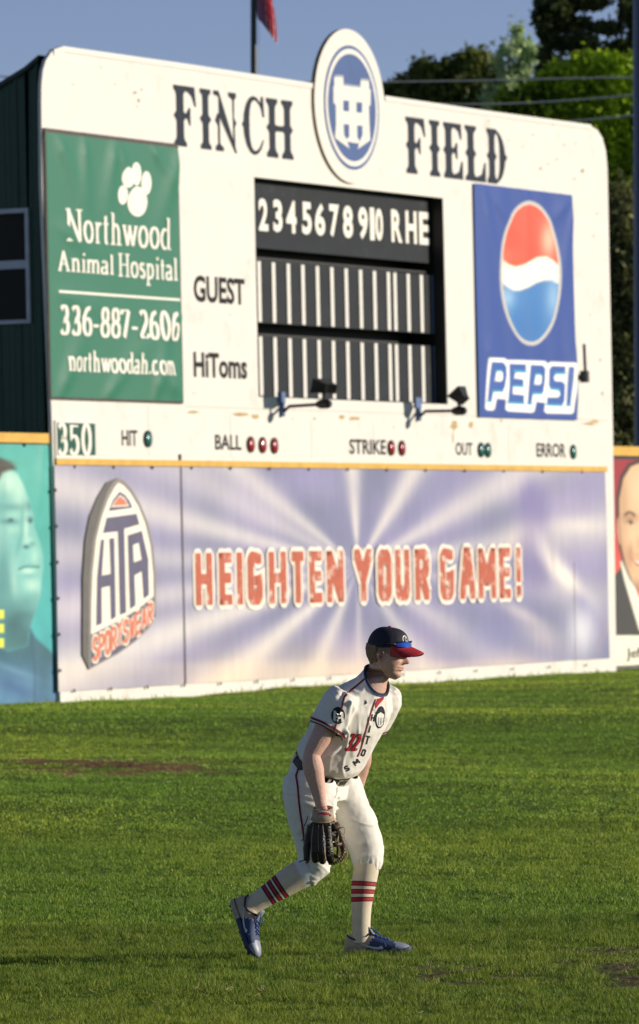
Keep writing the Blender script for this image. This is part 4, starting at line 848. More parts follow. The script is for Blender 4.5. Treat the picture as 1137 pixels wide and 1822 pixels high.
tree('leafy_tree', 106, [(1016,146,48,26,3000,.15),(1060,125,50,25,2200,.25),(1105,160,40,45,2600,.25),(1000,215,48,38,2600,-.1),(1060,235,60,45,3400,.2),(1115,260,40,60,2600,.15),(1090,340,45,55,2600,-.1),(1120,430,40,55,2200,-.2),(940,195,50,34,2200,-.3),(1170,250,60,150,3000,0)], (.016,.034,.004), (.20,.27,.014), 'bright yellow green leafy tree behind the right end of the scoreboard', 1075, .12, .16)
tree('dark_tree', 124, [(725,170,38,28,1700),(770,135,36,30,1700,.1),(815,150,40,36,1900),(845,122,34,26,1300,.15),(870,150,38,30,1500),(905,175,36,36,1500),(760,185,60,30,1700),(850,195,70,32,2200)], (.012,.018,.005), (.07,.085,.018), 'rounded dark tree rising above the scoreboard right of the oval crest', 815, .14, .2)
tree('wispy_tree', 119, [(905,110,26,32,330,.3),(925,70,18,30,230,.4),(930,150,28,40,420,.2),(890,165,30,30,330),(945,120,20,40,260,.3)], (.07,.10,.05), (.20,.25,.13), 'thin wispy tree with feathery pale foliage left of the pine', 925, .10, .05, True, (.2,.19,.15))
tree('evergreen_shrub', 101, [(1105,480,36,70,2500),(1115,560,40,70,2400,-.1),(1105,640,36,80,2400),(1118,720,45,80,2500,.1),(1110,400,30,60,1500,.1),(1100,800,60,60,1500),(1180,600,50,200,2500)], (.012,.018,.007), (.12,.12,.045), 'tall dark evergreen hedge tree standing right behind the end of the scoreboard', 1140, .10, .1, True, grp=None)
#@@PART4
# ================================================================== THE PLAYER
Y0 = 27.43
def J(px, py, dy=0.0): return at(px, py, Y0+dy)
def U3(v): v = np.array(v, float); return v/np.linalg.norm(v)
def evalmesh(V, F, mods):
    me = bpy.data.meshes.new('tmp'); me.from_pydata([tuple(map(float, v)) for v in V], [], [tuple(map(int, f)) for f in F]); o = bpy.data.objects.new('tmp', me); C.objects.link(o)
    for t, kw in mods:
        md = o.modifiers.new(t, t)
        for k, v in kw.items(): setattr(md, k, v)
    dg = bpy.context.evaluated_depsgraph_get(); dg.update(); m2 = bpy.data.meshes.new_from_object(o.evaluated_get(dg))
    n = len(m2.vertices); V2 = np.empty(n*3); m2.vertices.foreach_get('co', V2); F2 = [tuple(p.vertices) for p in m2.polygons]
    bpy.data.objects.remove(o); bpy.data.meshes.remove(me); bpy.data.meshes.remove(m2)
    return V2.reshape(-1, 3), F2
def fuse(mb, vox, it=6, fac=.5): return evalmesh(mb.V, mb.F, [('REMESH', dict(mode='VOXEL', voxel_size=vox)), ('SMOOTH', dict(factor=fac, iterations=it))])
def cut(V, F, planes):
    """open the cloth at hems: (point, normal pointing away from the kept side, reach)"""
    bm = bmesh.new(); vs_ = [bm.verts.new(tuple(v)) for v in V]
    for f in F: bm.faces.new([vs_[i] for i in f])
    for p, n, R in planes:
        p = Vector(p); n = Vector(n).normalized(); near = {f for f in bm.faces if (f.calc_center_median()-p).length < R}
        ge = list(near)+list({e for f in near for e in f.edges})+list({v for f in near for v in f.verts})
        bmesh.ops.bisect_plane(bm, geom=ge, plane_co=p, plane_no=n, clear_outer=True)
    bmesh.ops.delete(bm, geom=[v for v in bm.verts if not v.link_faces], context='VERTS')
    bm.verts.ensure_lookup_table(); bm.verts.index_update(); V2 = np.array([v.co[:] for v in bm.verts]); F2 = [tuple(v.index for v in f.verts) for f in bm.faces]; bm.free(); return V2, F2
def vnormals(V, F):
    N_ = np.zeros_like(V)
    for f in F:
        a, b, c = V[f[0]], V[f[1]], V[f[2]]; n = np.cross(b-a, c-a)
        for i in f: N_[i] += n
    return N_/(np.linalg.norm(N_, axis=1)[:, None]+1e-12)
def loft(mb, rings, n=28):
    V = []; F = []
    for c, A, B_, e in rings:
        for k in range(n):
            t = 2*math.pi*k/n; ct, st = math.cos(t), math.sin(t)
            V.append(np.array(c) + np.array(A)*math.copysign(abs(ct)**(2/e), ct) + np.array(B_)*math.copysign(abs(st)**(2/e), st))
    m_ = len(rings)
    for i in range(m_-1): F += [(i*n+k, i*n+(k+1) % n, (i+1)*n+(k+1) % n, (i+1)*n+k) for k in range(n)]
    F += [tuple(reversed(range(n))), tuple((m_-1)*n+k for k in range(n))]; mb.add(V, F)
def ball(mb, c, r, ax=None, n=14):
    ax = ax or (np.array([1.,0,0]), np.array([0,1.,0]), np.array([0,0,1.])); r = r if hasattr(r, '__len__') else (r, r, r); V = []; F = []
    for i in range(n+1):
        ph = math.pi*i/n
        for k in range(2*n): th = math.pi*k/n; V.append(np.array(c) + ax[0]*r[0]*math.sin(ph)*math.cos(th) + ax[1]*r[1]*math.sin(ph)*math.sin(th) + ax[2]*r[2]*math.cos(ph))
    for i in range(n): F += [(i*2*n+k, (i+1)*2*n+k, (i+1)*2*n+(k+1) % (2*n), i*2*n+(k+1) % (2*n)) for k in range(2*n)]
    mb.add(V, F)
def nz3(P, s, seed=0.0): return np.array([noise.noise((p[0]*s, p[1]*s, p[2]*s+seed)) for p in P])
SKIN = mat('freckled_skin', (.60,.355,.27), .5, .10, 90, .35, 260, sss=.12, detail=6)
JER = mat('cream_jersey_knit', (.79,.755,.68), .8, .03, 60, .25, 500, sheen=.1); PANT = mat('cream_trouser_cloth', (.80,.765,.69), .8, .04, 40, .25, 400, sheen=.1)
NAVY = mat('navy_cloth', (.009,.011,.024), .75, .15, 60, .3, 300); RED = mat('red_cloth', (.42,.010,.022), .7, .1, 60, .2, 300); DRED = mat('dark_red_braid', (.20,.008,.018), .7, .1, 60)
BLUEC = mat('blue_collar_cloth', (.03,.08,.30), .6, .2, 40); HAIR = mat('short_brown_hair', (.24,.15,.08), .7, .35, 120, .8, 300, stretch=(1,1,.3)); BLKL = mat('black_leather', (.012,.011,.010), .38, .25, 40, .4, 160)
pl = thing('person', (J(585,1700)[0], Y0, 0), 'baseball player in cream uniform and red brimmed cap, crouching forward on the grass', 'person')
# torso frame
AL, LE = math.radians(36), math.radians(38)
Fh = np.array([math.cos(AL), -math.sin(AL), 0]); Rr = np.array([-math.sin(AL), -math.cos(AL), 0]); Sx = np.array([0,0,1.])*math.cos(LE)+Fh*math.sin(LE); Fv = Fh*math.cos(LE)-np.array([0,0,1.])*math.sin(LE)
O = J(576, 1360, 0)
def T3(s, f=0.0, r=0.0): return O + Sx*s + Fv*f + Rr*r
SHN, SHF = T3(.395, .0, .185), T3(.395, .0, -.185)
HEMN = J(580, 1297, -.30)
ELN, WRN = J(553, 1345, -.33), J(572, 1436, -.34)
ELF, WRF = J(646, 1335, .12), J(636, 1410, .20)
# ---------------- head
BE, HP = math.radians(18), math.radians(8)
hx = np.array([math.cos(BE)*math.cos(HP), -math.sin(BE)*math.cos(HP), -math.sin(HP)]); hy = np.array([math.sin(BE), math.cos(BE), 0]); hz = np.cross(hx, hy)
HC = J(689, 1168, -.20); hz = U3(hz)
def H3(x, y, z): return HC + hx*x + hy*y + hz*z
zf = [-.118,-.112,-.103,-.095,-.085,-.076,-.066,-.058,-.052,-.046,-.040,-.033,-.022,-.01,.005,.018,.03,.045,.06,.08,.10,.112,.118]
fF = [.045,.060,.071,.076,.078,.075,.072,.078,.081,.080,.084,.081,.081,.080,.079,.081,.091,.094,.090,.080,.055,.028,.0]
zb_ = [-.118,-.10,-.08,-.06,-.03,0,.03,.06,.08,.10,.112,.118]; fB = [-.055,-.04,-.02,.02,.075,.094,.100,.095,.085,.060,.03,.0]
fW = [.016,.036,.050,.060,.070,.074,.077,.078,.070,.050,.028,.0]
zz = np.concatenate([np.linspace(-.118, .05, 76), np.linspace(.054, .118, 16)]); nA = 96; V = []; F = []
for z in zz:
    zq = z if z > -.05 else -.05+(z+.05)*.84
    ff, b, w_ = np.interp(z, zf, fF), np.interp(z, zb_, fB), np.interp(z, zb_, fW)
    for k in range(nA):
        a = 2*math.pi*k/nA; ca, sa = math.cos(a), math.sin(a)
        if ca >= 0: x = ff*abs(ca)**.85; y = w_*math.copysign(abs(sa)**.82, sa)
        else: x = b*ca; y = w_*math.copysign(abs(sa)**.95, sa)
        if ca > 0:
            g_ = lambda y0, z0, sy, sz: math.exp(-((y-y0)/sy)**2-((z-z0)/sz)**2)
            if -.031 < z < .026:
                pr_ = np.interp(z, [-.031,-.026,-.020,-.014,.0,.016,.026], [.002,.018,.034,.037,.025,.012,.0]); wd_ = np.interp(z, [-.031,-.018,0,.026], [.0155,.0145,.010,.0085]); x += pr_*math.exp(-(y/wd_)**2)
            x += .007*math.exp(-(abs(abs(y)-.013)/.006)**2-((z+.022)/.007)**2)          # wings of the nose
            for sg in (1, -1):
                x -= .011*g_(sg*.031, .013, .014, .010); x += .005*g_(sg*.03, .031, .018, .006); x += .006*g_(sg*.043, -.012, .016, .016); x -= .004*g_(sg*.036, -.045, .012, .016)
            x += .006*math.exp(-(y/.021)**2)*(math.exp(-((z+.043)/.0042)**2)+1.1*math.exp(-((z+.056)/.0050)**2)) - .004*math.exp(-(y/.022)**2-((z+.0495)/.0022)**2)
            x += .004*g_(0, -.088, .016, .011)
        V.append(H3(x, y, zq))
for i in range(len(zz)-1): F += [(i*nA+k, i*nA+(k+1) % nA, (i+1)*nA+(k+1) % nA, (i+1)*nA+k) for k in range(nA)]
F += [tuple(reversed(range(nA))), tuple((len(zz)-1)*nA+k for k in range(nA))]
bodyb = MB(); bodyb.add(V, F)
for sg in (1, -1):                                            # ears: shell, helix, lobe
    ball(bodyb, H3(-.004, sg*.078, -.004), (.014,.007,.025), (U3(hx*.97-hy*sg*-.0+hz*.15), hy, hz), 8)
    bodyb.tube([H3(.010, sg*.078, .010), H3(.006, sg*.089, .023), H3(-.008, sg*.095, .027), H3(-.020, sg*.097, .014), H3(-.019, sg*.093, -.004), H3(-.008, sg*.087, -.022), H3(.002, sg*.080, -.030)], [.004,.0048,.0052,.0052,.005,.0055,.005], 6)
# neck, torso core, arms
NB = T3(.50, .0, 0)
loft(bodyb, [(T3(.43, .0), Rr*.11, Fv*.07, 2), (T3(.485, .005), Rr*.078, Fv*.064, 2), (NB*.55+HC*.45+Fh*-.03+np.array([0,0,-.035]), Rr*.060, U3(Fv+np.array([.1,0,.6]))*.062, 2), (H3(-.022,0,-.062), hy*.060, hx*.062, 2), (H3(-.02,0,-.02), hy*.06, hx*.06, 2)])
for a_, b_ in ((-.1,.1),): pass
loft(bodyb, [(T3(-.02), Rr*.145, Fv*.095, 2.3), (T3(.12), Rr*.145, Fv*.095, 2.3), (T3(.30), Rr*.16, Fv*.105, 2.3), (T3(.40), Rr*.17, Fv*.085, 2.2), (T3(.46), Rr*.09, Fv*.06, 2)])
def arm(mb, s, e, w_, m_=1.0):
    s, e, w_ = map(np.array, (s, e, w_)); d2 = w_-e
    mb.tube([s, s*.6+e*.4, s*.25+e*.75, e+(s-e)*.04, e+d2*.10, e+d2*.28, e+d2*.6, e+d2*.88, w_], [.056*m_,.055*m_,.046*m_,.040*m_,.045*m_,.0475*m_,.036*m_,.0275*m_,.027*m_], 18)
arm(bodyb, SHN, ELN, WRN, 1.05); arm(bodyb, SHF, ELF, WRF)
def hand(mb, wr, dirv, side, palmn, curl=.35, sc=1.0):
    """palm with five separate, unequal, bent fingers"""
    d = U3(dirv); n = U3(np.array(palmn)-d*(d@np.array(palmn))); s = np.cross(d, n)*side
    loft(mb, [(wr, s*.027, n*.019, 2), (wr+d*.03*sc, s*.034, n*.017, 2.5), (wr+d*.065*sc, s*.041, n*.015, 2.8), (wr+d*.095*sc, s*.040, n*.012, 2.8), (wr+d*.102*sc, s*.037, n*.009, 2.5)], 20)
    for i, (o_, L_) in enumerate(((-.031,.066),(-.0105,.080),(.0105,.085),(.031,.076))):
        p = wr+d*.088*sc+s*o_; q = [p]; a = curl*.5
        for k, f_ in enumerate((.42,.32,.26)):
            dd = d*math.cos(a)+n*math.sin(a)+s*o_*2.2; q.append(q[-1]+U3(dd)*L_*f_*sc); a += curl*1.1
        mb.tube(q, [.0098,.0092,.0082,.0068], 10); ball(mb, q[-1], .0068, None, 5)
    q = [wr+d*.02+s*.024, wr+d*.048+s*.046+n*.010, wr+d*.075+s*.058+n*.018, wr+d*.098+s*.060+n*.024]; mb.tube(q, [.015,.0125,.010,.0085], 10); ball(mb, q[-1], .0085, None, 5)
hand(bodyb, WRN, J(575,1500,-.34)-WRN, 1, np.array([.2,1,0]), .3)
hand(bodyb, WRF, J(618,1470,.23)-WRF, -1, np.array([.1,-1,0]), .25)
# legs (under the cloth)
HIPN, KNN, ANN = J(556,1400,-.08), J(561,1543,-.12), J(438,1618,-.12)
HIPF, KNF, ANF = J(600,1405,.11), J(652,1515,.07), J(642,1672,.02)
loft(bodyb, [(T3(.02), Rr*.14, Fv*.09, 2.3), (J(572,1385,0), Rr*.135, Fh*.10, 2.3), (J(572,1410,0), Rr*.12, Fh*.09, 2)])
for h_, k__, a__ in ((HIPN, KNN, ANN), (HIPF, KNF, ANF)): bodyb.tube([h_, h_*.5+k__*.5, k__, k__*.7+a__*.3, k__*.35+a__*.65, a__, ], [.075,.066,.050,.050,.038,.030], 16)
V, F = fuse(bodyb, .0036, 2, .5)
N_ = vnormals(V, F); V = V + N_*(.0016*nz3(V, 22) + .0005*nz3(V, 90, 3))[:, None]
Lh = np.stack([(V-HC)@hx, (V-HC)@hy, (V-HC)@hz], 1); col_ = np.ones((len(V), 3))*np.array([.60,.355,.27]); nearh = np.linalg.norm(Lh, axis=1) < .16
def tone(w_, c): 
    global col_
    w_ = np.clip(w_, 0, 1)[:, None]; col_ = col_*(1-w_)+np.array(c)*w_
nn_ = nz3(V, 60, 1.0); tone(.35+.5*nn_, (.66,.42,.33)); tone(.25*(nz3(V, 200, 5) > .28), (.40,.20,.13))
g3 = lambda x, y, z, sx, sy_, sz: np.exp(-((Lh[:, 0]-x)/sx)**2-((np.abs(Lh[:, 1])-y)/sy_)**2-((Lh[:, 2]-z)/sz)**2)*nearh
tone(.75*g3(-.004, .092, 0, .024, .016, .034), (.62,.24,.18)); tone(.9*g3(-.006, .086, .000, .009, .012, .013), (.20,.07,.05))  # redder ears; shade of the ear hollow painted dark into the skin colour
tone(.6*g3(.055, .045, -.022, .02, .03, .018), (.62,.27,.20)); tone(.5*g3(.10, 0, -.015, .02, .02, .014), (.62,.26,.2)); tone(.5*g3(.06, .03, -.075, .04, .045, .025), (.42,.25,.18)); tone(.7*g3(.078, .031, .012, .015, .016, .007), (.34,.17,.13))
tone((.85*np.clip((Lh[:, 2]-.012)/.012, 0, 1)*np.clip((.042-Lh[:, 0])/.012, 0, 1)+.0)*nearh, (.22,.14,.08)); tone(.8*np.clip((-.028-Lh[:, 0])/.012, 0, 1)*np.clip((Lh[:, 2]+.055)/.03, 0, 1)*nearh, (.24,.15,.09))
SKB = mat('freckled_skin_toned', (1,1,1), .5, .06, 90, .4, 260, sss=.10, detail=6, attr=True)
body = obj('body', V, F, SKB, pl, smooth=True, cols=col_)
bvb = BVHTree.FromPolygons([tuple(v) for v in V], F)
# eyes, brows, lips
EW = mat('eye_white', (.75,.72,.68), .2, .02); EI = mat('eye_iris', (.05,.07,.08), .1, .1); LIP = mat('lips', (.48,.20,.17), .45, .1); BROW = mat('brow_hair', (.20,.12,.06), .8, .3, 200)
for sg in (1, -1):
    mb = MB(); ball(mb, H3(.066, sg*.031, .012), .0125); e = mb.build('eye', EW, pl, smooth=True)
    mb = MB(); ball(mb, H3(.0755, sg*.0325, .0115), (.0035,.0055,.0055), (hx, hy, hz), 6); mb.build('iris', EI, e, smooth=True)
    mb = MB(); mb.tube([H3(.0815, sg*.018, .026), H3(.0815, sg*.030, .031), H3(.074, sg*.044, .028)], [.003,.0032,.002], 8); mb.build('eyebrow', BROW, pl, smooth=True)
    mb = MB(); mb.tube([H3(.074, sg*.020, .014), H3(.0795, sg*.031, .0185), H3(.070, sg*.043, .013)], [.0018,.0024,.0015], 8); mb.build('eyelid', SKIN, pl, smooth=True)
for nm, z, r in (('upper_lip', -.0435, .0042), ('lower_lip', -.0545, .0048)):
    mb = MB(); pts = []
    for t in np.linspace(-1, 1, 9):
        y = .021*t; h = bvb.ray_cast(Vector(H3(.16, y, z-.003*t*t)), Vector(-hx)); p = np.array(h[0]) if h[0] is not None else H3(.088, y, z); pts.append(p-hx*.0012)
    mb.tube(pts, [.001]+[r*(1-.55*abs(t)) for t in np.linspace(-1, 1, 9)][1:-1]+[.001], 8); mb.build(nm, LIP, pl, smooth=True)
# hair: back and sides under the cap
mb = MB(); 
for i in range(17):
    a = math.radians(114+i*(132/16)); hi, lo = .044, (-.030 if 3 <= i <= 13 else -.016+.006*math.sin(i)); 
    for z in np.linspace(hi, lo, 7):
        b_, w_ = np.interp(z, zb_, fB), np.interp(z, zb_, fW); ca, sa = math.cos(a), math.sin(a); x = (b_ if ca < 0 else .085)*ca; y = w_*sa
        k = .97+.03*(z-lo)/(hi-lo); ball(mb, H3(x*k, y*k, z), (.013,.010,.014), (hx, hy, hz), 5)
V, F = fuse(mb, .004, 2); N_ = vnormals(V, F); V = V+N_*(nz3(V, 150)*.002)[:, None]; obj('hair', V, F, HAIR, pl, smooth=True)
# ---------------- cap
CB = .044
def capP(th, ph, r=1.0):
    """dome over the skull; th round the head, ph 0 rim .. pi/2 top"""
    rx = .100 if abs(th) > math.pi/2 else .099; c = math.cos(ph)**.72; s = math.sin(ph)
    x, y, z = rx*math.cos(th)*c*r-.004, .0845*math.sin(th)*c*r, CB+.097*s*r - .012*(1-s)*(-math.cos(th))*.4
    z += .010*max(0, math.cos(th))*(1-s) ; x += .010*max(0, math.cos(th))*math.sin(ph*1.9)*.6
    return x, y, z
nt_, np_ = 72, 22; V = []; cb = MB()
for j in range(np_+1):
    ph = (math.pi/2-.02)*j/np_
    for i in range(nt_):
        th = 2*math.pi*i/nt_-math.pi; seam = 1-.012*math.exp(-(((th*3/math.pi+.5) % 1-.5)/.045)**2)*math.cos(ph*.8); V.append(H3(*capP(th, ph, seam)))
F = [(j*nt_+i, j*nt_+(i+1) % nt_, (j+1)*nt_+(i+1) % nt_, (j+1)*nt_+i) for j in range(np_) for i in range(nt_)]+[tuple(np_*nt_+i for i in range(nt_))]
cap = obj('cap', V, F, NAVY, pl, smooth=True); capb = BVHTree.FromPolygons([tuple(v) for v in V], F)
mb = MB(); ball(mb, H3(-.004, 0, CB+.097), (.009,.009,.006), (hx, hy, hz), 8); mb.build('cap_button', RED, cap, smooth=True)
V = []; n1, n2 = 30, 12
def brimP(t, s):
    a = t*1.18; e = (.070*math.cos(t*1.42)**.6 if abs(t) < 1 else .0); x0, y0, z0 = capP(a, 0, 1.0); L_ = .083*max(0, (1-abs(t)**3.8))
    x = x0+L_*s; y = y0*(1-.10*s); z = z0+.006 - .20*L_*s - .028*(y/.06)**2*s - .008*s*s
    return x, y, z
for lay in (0, 1):
    for j in range(n2+1):
        for i in range(n1+1): x, y, z = brimP(-1+2*i/n1, j/n2); V.append(H3(x, y, z-.0035*lay))
a = [j*(n1+1)+i for j in range(n2) for i in range(n1)]; W_ = n1+1; M_ = (n1+1)*(n2+1)
F = [(k, k+1, k+W_+1, k+W_) for k in a]+[(k+M_, k+M_+W_, k+M_+W_+1, k+M_+1) for k in a]; mi = [0]*len(a)+[1]*len(a)
for i in range(n1): k = n2*W_+i; F.append((k, k+1, k+1+M_, k+M_)); mi.append(0)
UND = mat('brim_underside', (.42,.05,.05), .8, .1)
obj('brim', V, F, [RED, UND], cap, smooth=True, mi=mi)
# small round badge on the cap front
def patch_on(bvh, c, dirn, ax, ay, pts, off, mt, name, parent, sub=0):
    """flat badge laid on a surface: pts in the plane (ax, ay) round c, projected along dirn"""
    tri = tessellate_polygon([[Vector((p[0], p[1], 0)) for p in pts]]); V = []
    for p in pts:
        P = c+ax*p[0]+ay*p[1]; h = bvh.ray_cast(Vector(P-dirn*.25), Vector(dirn)); V.append((np.array(h[0]) if h[0] is not None else P)-dirn*off)
    return obj(name, V, tri, mt, parent)
ca_ = math.radians(-18); cn = -U3(hx*math.cos(ca_)+hy*math.sin(ca_)*1.0-hz*-.25); cx_ = U3(np.cross(cn, hz)); cy_ = U3(np.cross(cx_, cn)); cc0 = H3(.085, -.024, .092)
def surf(bvh, P, dirn, off=.001):
    h = bvh.ray_cast(Vector(np.array(P)-np.array(dirn)*.3), Vector(dirn)); return (np.array(h[0]) if h[0] is not None else np.array(P))-np.array(dirn)*off
for rr, mt, of, sgn in ((.0175, WTEXT, .0012, 1), (.0135, NAVY, .0022, 1)):
    c3 = [surf(capb, cc0+cx_*rr*math.cos(t)+cy_*rr*1.15*math.sin(t), cn, of) for t in np.linspace(0, 2*math.pi, 17)[:-1]]; c0_ = surf(capb, cc0, cn, of+.0006)
    obj('cap_badge', [c0_]+c3, [(0, 1+i, 1+(i+1) % 16) for i in range(16)], mt, cap)
cl = [surf(capb, cc0+cx_*.0075*math.cos(t)+cy_*.0085*math.sin(t), cn, .0036) for t in np.radians(np.linspace(50, 310, 12))]; MB().tube(cl, .0022, 6).build('cap_letter', WTEXT, cap)
# sunglasses resting on the brim
LENS = mat('mirror_blue_lens', (.02,.10,.42), .10, .3, 30, metal=.85, coat=1); FRM = mat('glasses_frame', (.008,.012,.03), .25)
V = []; n1, n2 = 36, 6
for j in range(n2+1):
    for i in range(n1+1):
        t = -1.0+2.0*i/n1; x = .108*math.cos(t)+.006; y = .092*math.sin(t); hgt = .0155*(1-.5*abs(t/1.0)**2)*(1-.35*math.exp(-(t/.16)**2)); V.append(H3(x-.006*j/n2, y, .071+hgt*(j/n2*2-1)-.006*(abs(t)/1.25)**2))
W_ = n1+1; F = [(j*W_+i, j*W_+i+1, (j+1)*W_+i+1, (j+1)*W_+i) for j in range(n2) for i in range(n1)]
sg_ = obj('sunglasses', V, F, LENS, cap, smooth=True)
top = [np.array(V[n2*W_+i]) for i in range(n1+1)]; mb = MB().tube([p+hx*.001 for p in top], .003, 8)
for s_, k in ((1, n1), (-1, 0)): mb.tube([top[k]-hz*.008, H3(.0, s_*.094, .066), H3(-.05, s_*.087, .056), H3(-.075, s_*.07, .050)], [.004,.0032,.0028,.003], 8)
mb.build('glasses_frame', FRM, sg_, smooth=True)
# ---------------- jersey
jb = MB()
loft(jb, [(T3(-.03), Rr*.13, Fv*.10, 2.4), (T3(.002), Rr*.150, Fv*.115, 2.4), (T3(.03, .008), Rr*.180, Fv*.140, 2.4), (T3(.07, .014), Rr*.186, Fv*.146, 2.4), (T3(.12, .014), Rr*.185, Fv*.142, 2.4), (T3(.20, .008), Rr*.186, Fv*.138, 2.4), (T3(.30, .004), Rr*.195, Fv*.134, 2.4), (T3(.38, .0), Rr*.195, Fv*.118, 2.3), (T3(.435), Rr*.155, Fv*.095, 2.1), (T3(.475), Rr*.105, Fv*.080, 2), (T3(.515), Rr*.078, Fv*.070, 2), (T3(.56), Rr*.074, Fv*.066, 2)], 40)
def sleeve(sh, el, hem, r0, r1):
    d = U3(hem-sh); jb.tube([sh-d*.05, sh, sh*.5+hem*.5, hem], [r0*.75, r0, (r0+r1)/2, r1], 24)
    return d
dn_ = sleeve(SHN, ELN, HEMN, .088, .086)
HEMF = SHF*.45+ELF*.55; df_ = sleeve(SHF, ELF, HEMF, .084, .078)
V, F = fuse(jb, .0062, 7)
for hc_, ax_, rr in ((HEMN, dn_, .080), (HEMF, df_, .072)):
    keep = []
    for f in F:
        p_ = [V[i] for i in f]; c = sum(p_)/len(p_)-hc_; nn = U3(np.cross(p_[1]-p_[0], p_[2]-p_[0])); ax_ = U3(ax_); al = c@ax_
        if np.linalg.norm(c-ax_*al) < rr and abs(al) < .02 and nn@ax_ > .75: continue
        keep.append(f)
    F = keep
V, F = cut(V, F, [(T3(.515, 0)+Fv*.01, U3(Sx*.80-Fv*-.0+Fv*.38), .13)])
N_ = vnormals(V, F)
def fold_field(V, seeds):
    z = np.zeros(len(V))
    for a, b, w_, h_ in seeds:
        d = b-a; t = np.clip(((V-a)@d)/(d@d), 0, 1); q_ = V-a-t[:, None]*d; dd = np.linalg.norm(q_, axis=1); z += h_*np.exp(-(dd/(w_*(.5+.6*t)))**2)*(1.1-.6*t)
    return z
jf = [(J(640,1240,-.36), J(618,1340,-.30), .020, .013), (J(652,1262,-.38), J(640,1330,-.32), .014, .009), (J(622,1250,-.36), J(604,1330,-.30), .018, .012), (J(575,1375,-.2), J(640,1335,-.30), .016, .012), (J(572,1350,-.2), J(655,1300,-.32), .016, .009), (J(600,1375,-.2), J(645,1350,-.25), .014, .010), (J(560,1235,-.3), J(552,1285,-.36), .022, .008), (J(615,1225,-.36), J(585,1280,-.38), .018, -.008), (J(604,1290,-.34), J(640,1330,-.30), .016, .009), (J(675,1300,-.34), J(650,1345,-.28), .014, .008), (J(688,1250,-.2), J(690,1290,-.2), .014, .008), (J(575,1215,-.1), J(560,1270,-.1), .02, .008), (J(545,1300,0), J(530,1335,0), .016, .008)]
z = 2.1*fold_field(V, jf) + .0045*nz3(V*np.array([1,1,.55]), 13) + .0022*nz3(V, 38, 4)
Tq = np.stack([(V-O)@Sx, (V-O)@Rr, (V-O)@Fv], 1); Tq = np.stack([Tq[:,0]*.45+Tq[:,1]*.5, Tq[:,1]*1.1-Tq[:,0]*.5, Tq[:,2]], 1)
z += .0075*(np.maximum(0, 1-np.abs(nz3(Tq, 11, 2))*5)**2)*np.clip(.55+nz3(V, 6, 8)*1.6, 0, 1.2)
V = V+N_*z[:, None]; jV, jF = V, F
jm = evalmesh(V, F, [('SMOOTH', dict(factor=.5, iterations=2)), ('SOLIDIFY', dict(thickness=.003, offset=-1))])
jersey = obj('jersey', jm[0], jm[1], JER, pl, smooth=True); jv = BVHTree.FromPolygons([tuple(v) for v in jm[0]], jm[1])
def onp(px, py, bvh, off=.0015, depth=-9):
    o = Vector(CAM); d = Vector(ray(px, py)).normalized(); h = bvh.ray_cast(o, d)
    if h[0] is None: return None
    n = h[1] if h[1].dot(d) < 0 else -h[1]; return np.array(h[0]+n*off)
def braid(pts, wd, mt, name, parent, bvh, step=2.0, off=.0012, thick=.002):
    """narrow sewn-on braid following the cloth between measured points"""
    P = []
    for (x0, y0), (x1, y1) in zip(pts, pts[1:]):
        n = max(2, int(math.hypot(x1-x0, y1-y0)/step))
        for k in range(n): P.append((x0+(x1-x0)*k/n, y0+(y1-y0)*k/n))
    P.append(pts[-1]); segs = []; cur = []
    for i, p in enumerate(P):
        a, b = P[max(i-1, 0)], P[min(i+1, len(P)-1)]; l = math.hypot(b[0]-a[0], b[1]-a[1])+1e-9; nx_, ny_ = -(b[1]-a[1])/l, (b[0]-a[0])/l; h = wd/2
        q_ = [onp(p[0]+nx_*h*s_, p[1]+ny_*h*s_, bvh, off+thick*(1 if s_ == 0 else .5)) for s_ in (-1, 0, 1)]
        if any(x is None for x in q_) or (cur and np.linalg.norm(q_[1]-cur[-1][1]) > .05):
            if len(cur) > 1: segs.append(cur)
            cur = []
            continue
        cur.append(q_)
    if len(cur) > 1: segs.append(cur)
    if not segs: print('no braid', name); return
    mb = MB()
    for c in segs: mb.add([x for r in c for x in r], [(i*3+k, i*3+k+1, i*3+k+4, i*3+k+3) for i in range(len(c)-1) for k in (0, 1)])
    return mb.build(name, mt, parent, smooth=True)
def patch(poly, mt, name, parent, bvh, off=.002, N1=1):
    """thin patch following the cloth; poly measured on the photo, filled with a fine fan"""
    c = np.mean(poly, 0); mb = MB(); n = len(poly); rings = [[onp(c[0], c[1], bvh, off)]*n]
    for f_ in (.35,.7,1.0): rings.append([onp(c[0]+(p[0]-c[0])*f_, c[1]+(p[1]-c[1])*f_, bvh, off) for p in poly])
    ok = [x for r in rings for x in r if x is not None]
    if len(ok) < 4: print('no patch', name); return
    V = [x if x is not None else ok[0] for r in rings for x in r]
    mb.add(V, [(j*n+i, j*n+(i+1) % n, (j+1)*n+(i+1) % n, (j+1)*n+i) for j in range(3) for i in range(n)]); return mb.build(name, mt, parent, smooth=True)
braid([(651,1206),(640,1216),(625,1228),(613,1240),(610,1250),(608,1260)], 3.2, DRED, 'shoulder_braid', jersey, jv)
braid([(598,1288),(595,1300)], 3, DRED, 'shoulder_braid', jersey, jv)
braid([(686,1223),(694,1233)], 2.5, DRED, 'shoulder_braid', jersey, jv)
braid([(668,1244),(664,1256),(659,1270),(654,1288),(650,1303),(646,1318),(642,1332),(636,1346)], 2.4, DRED, 'placket_braid', jersey, jv)
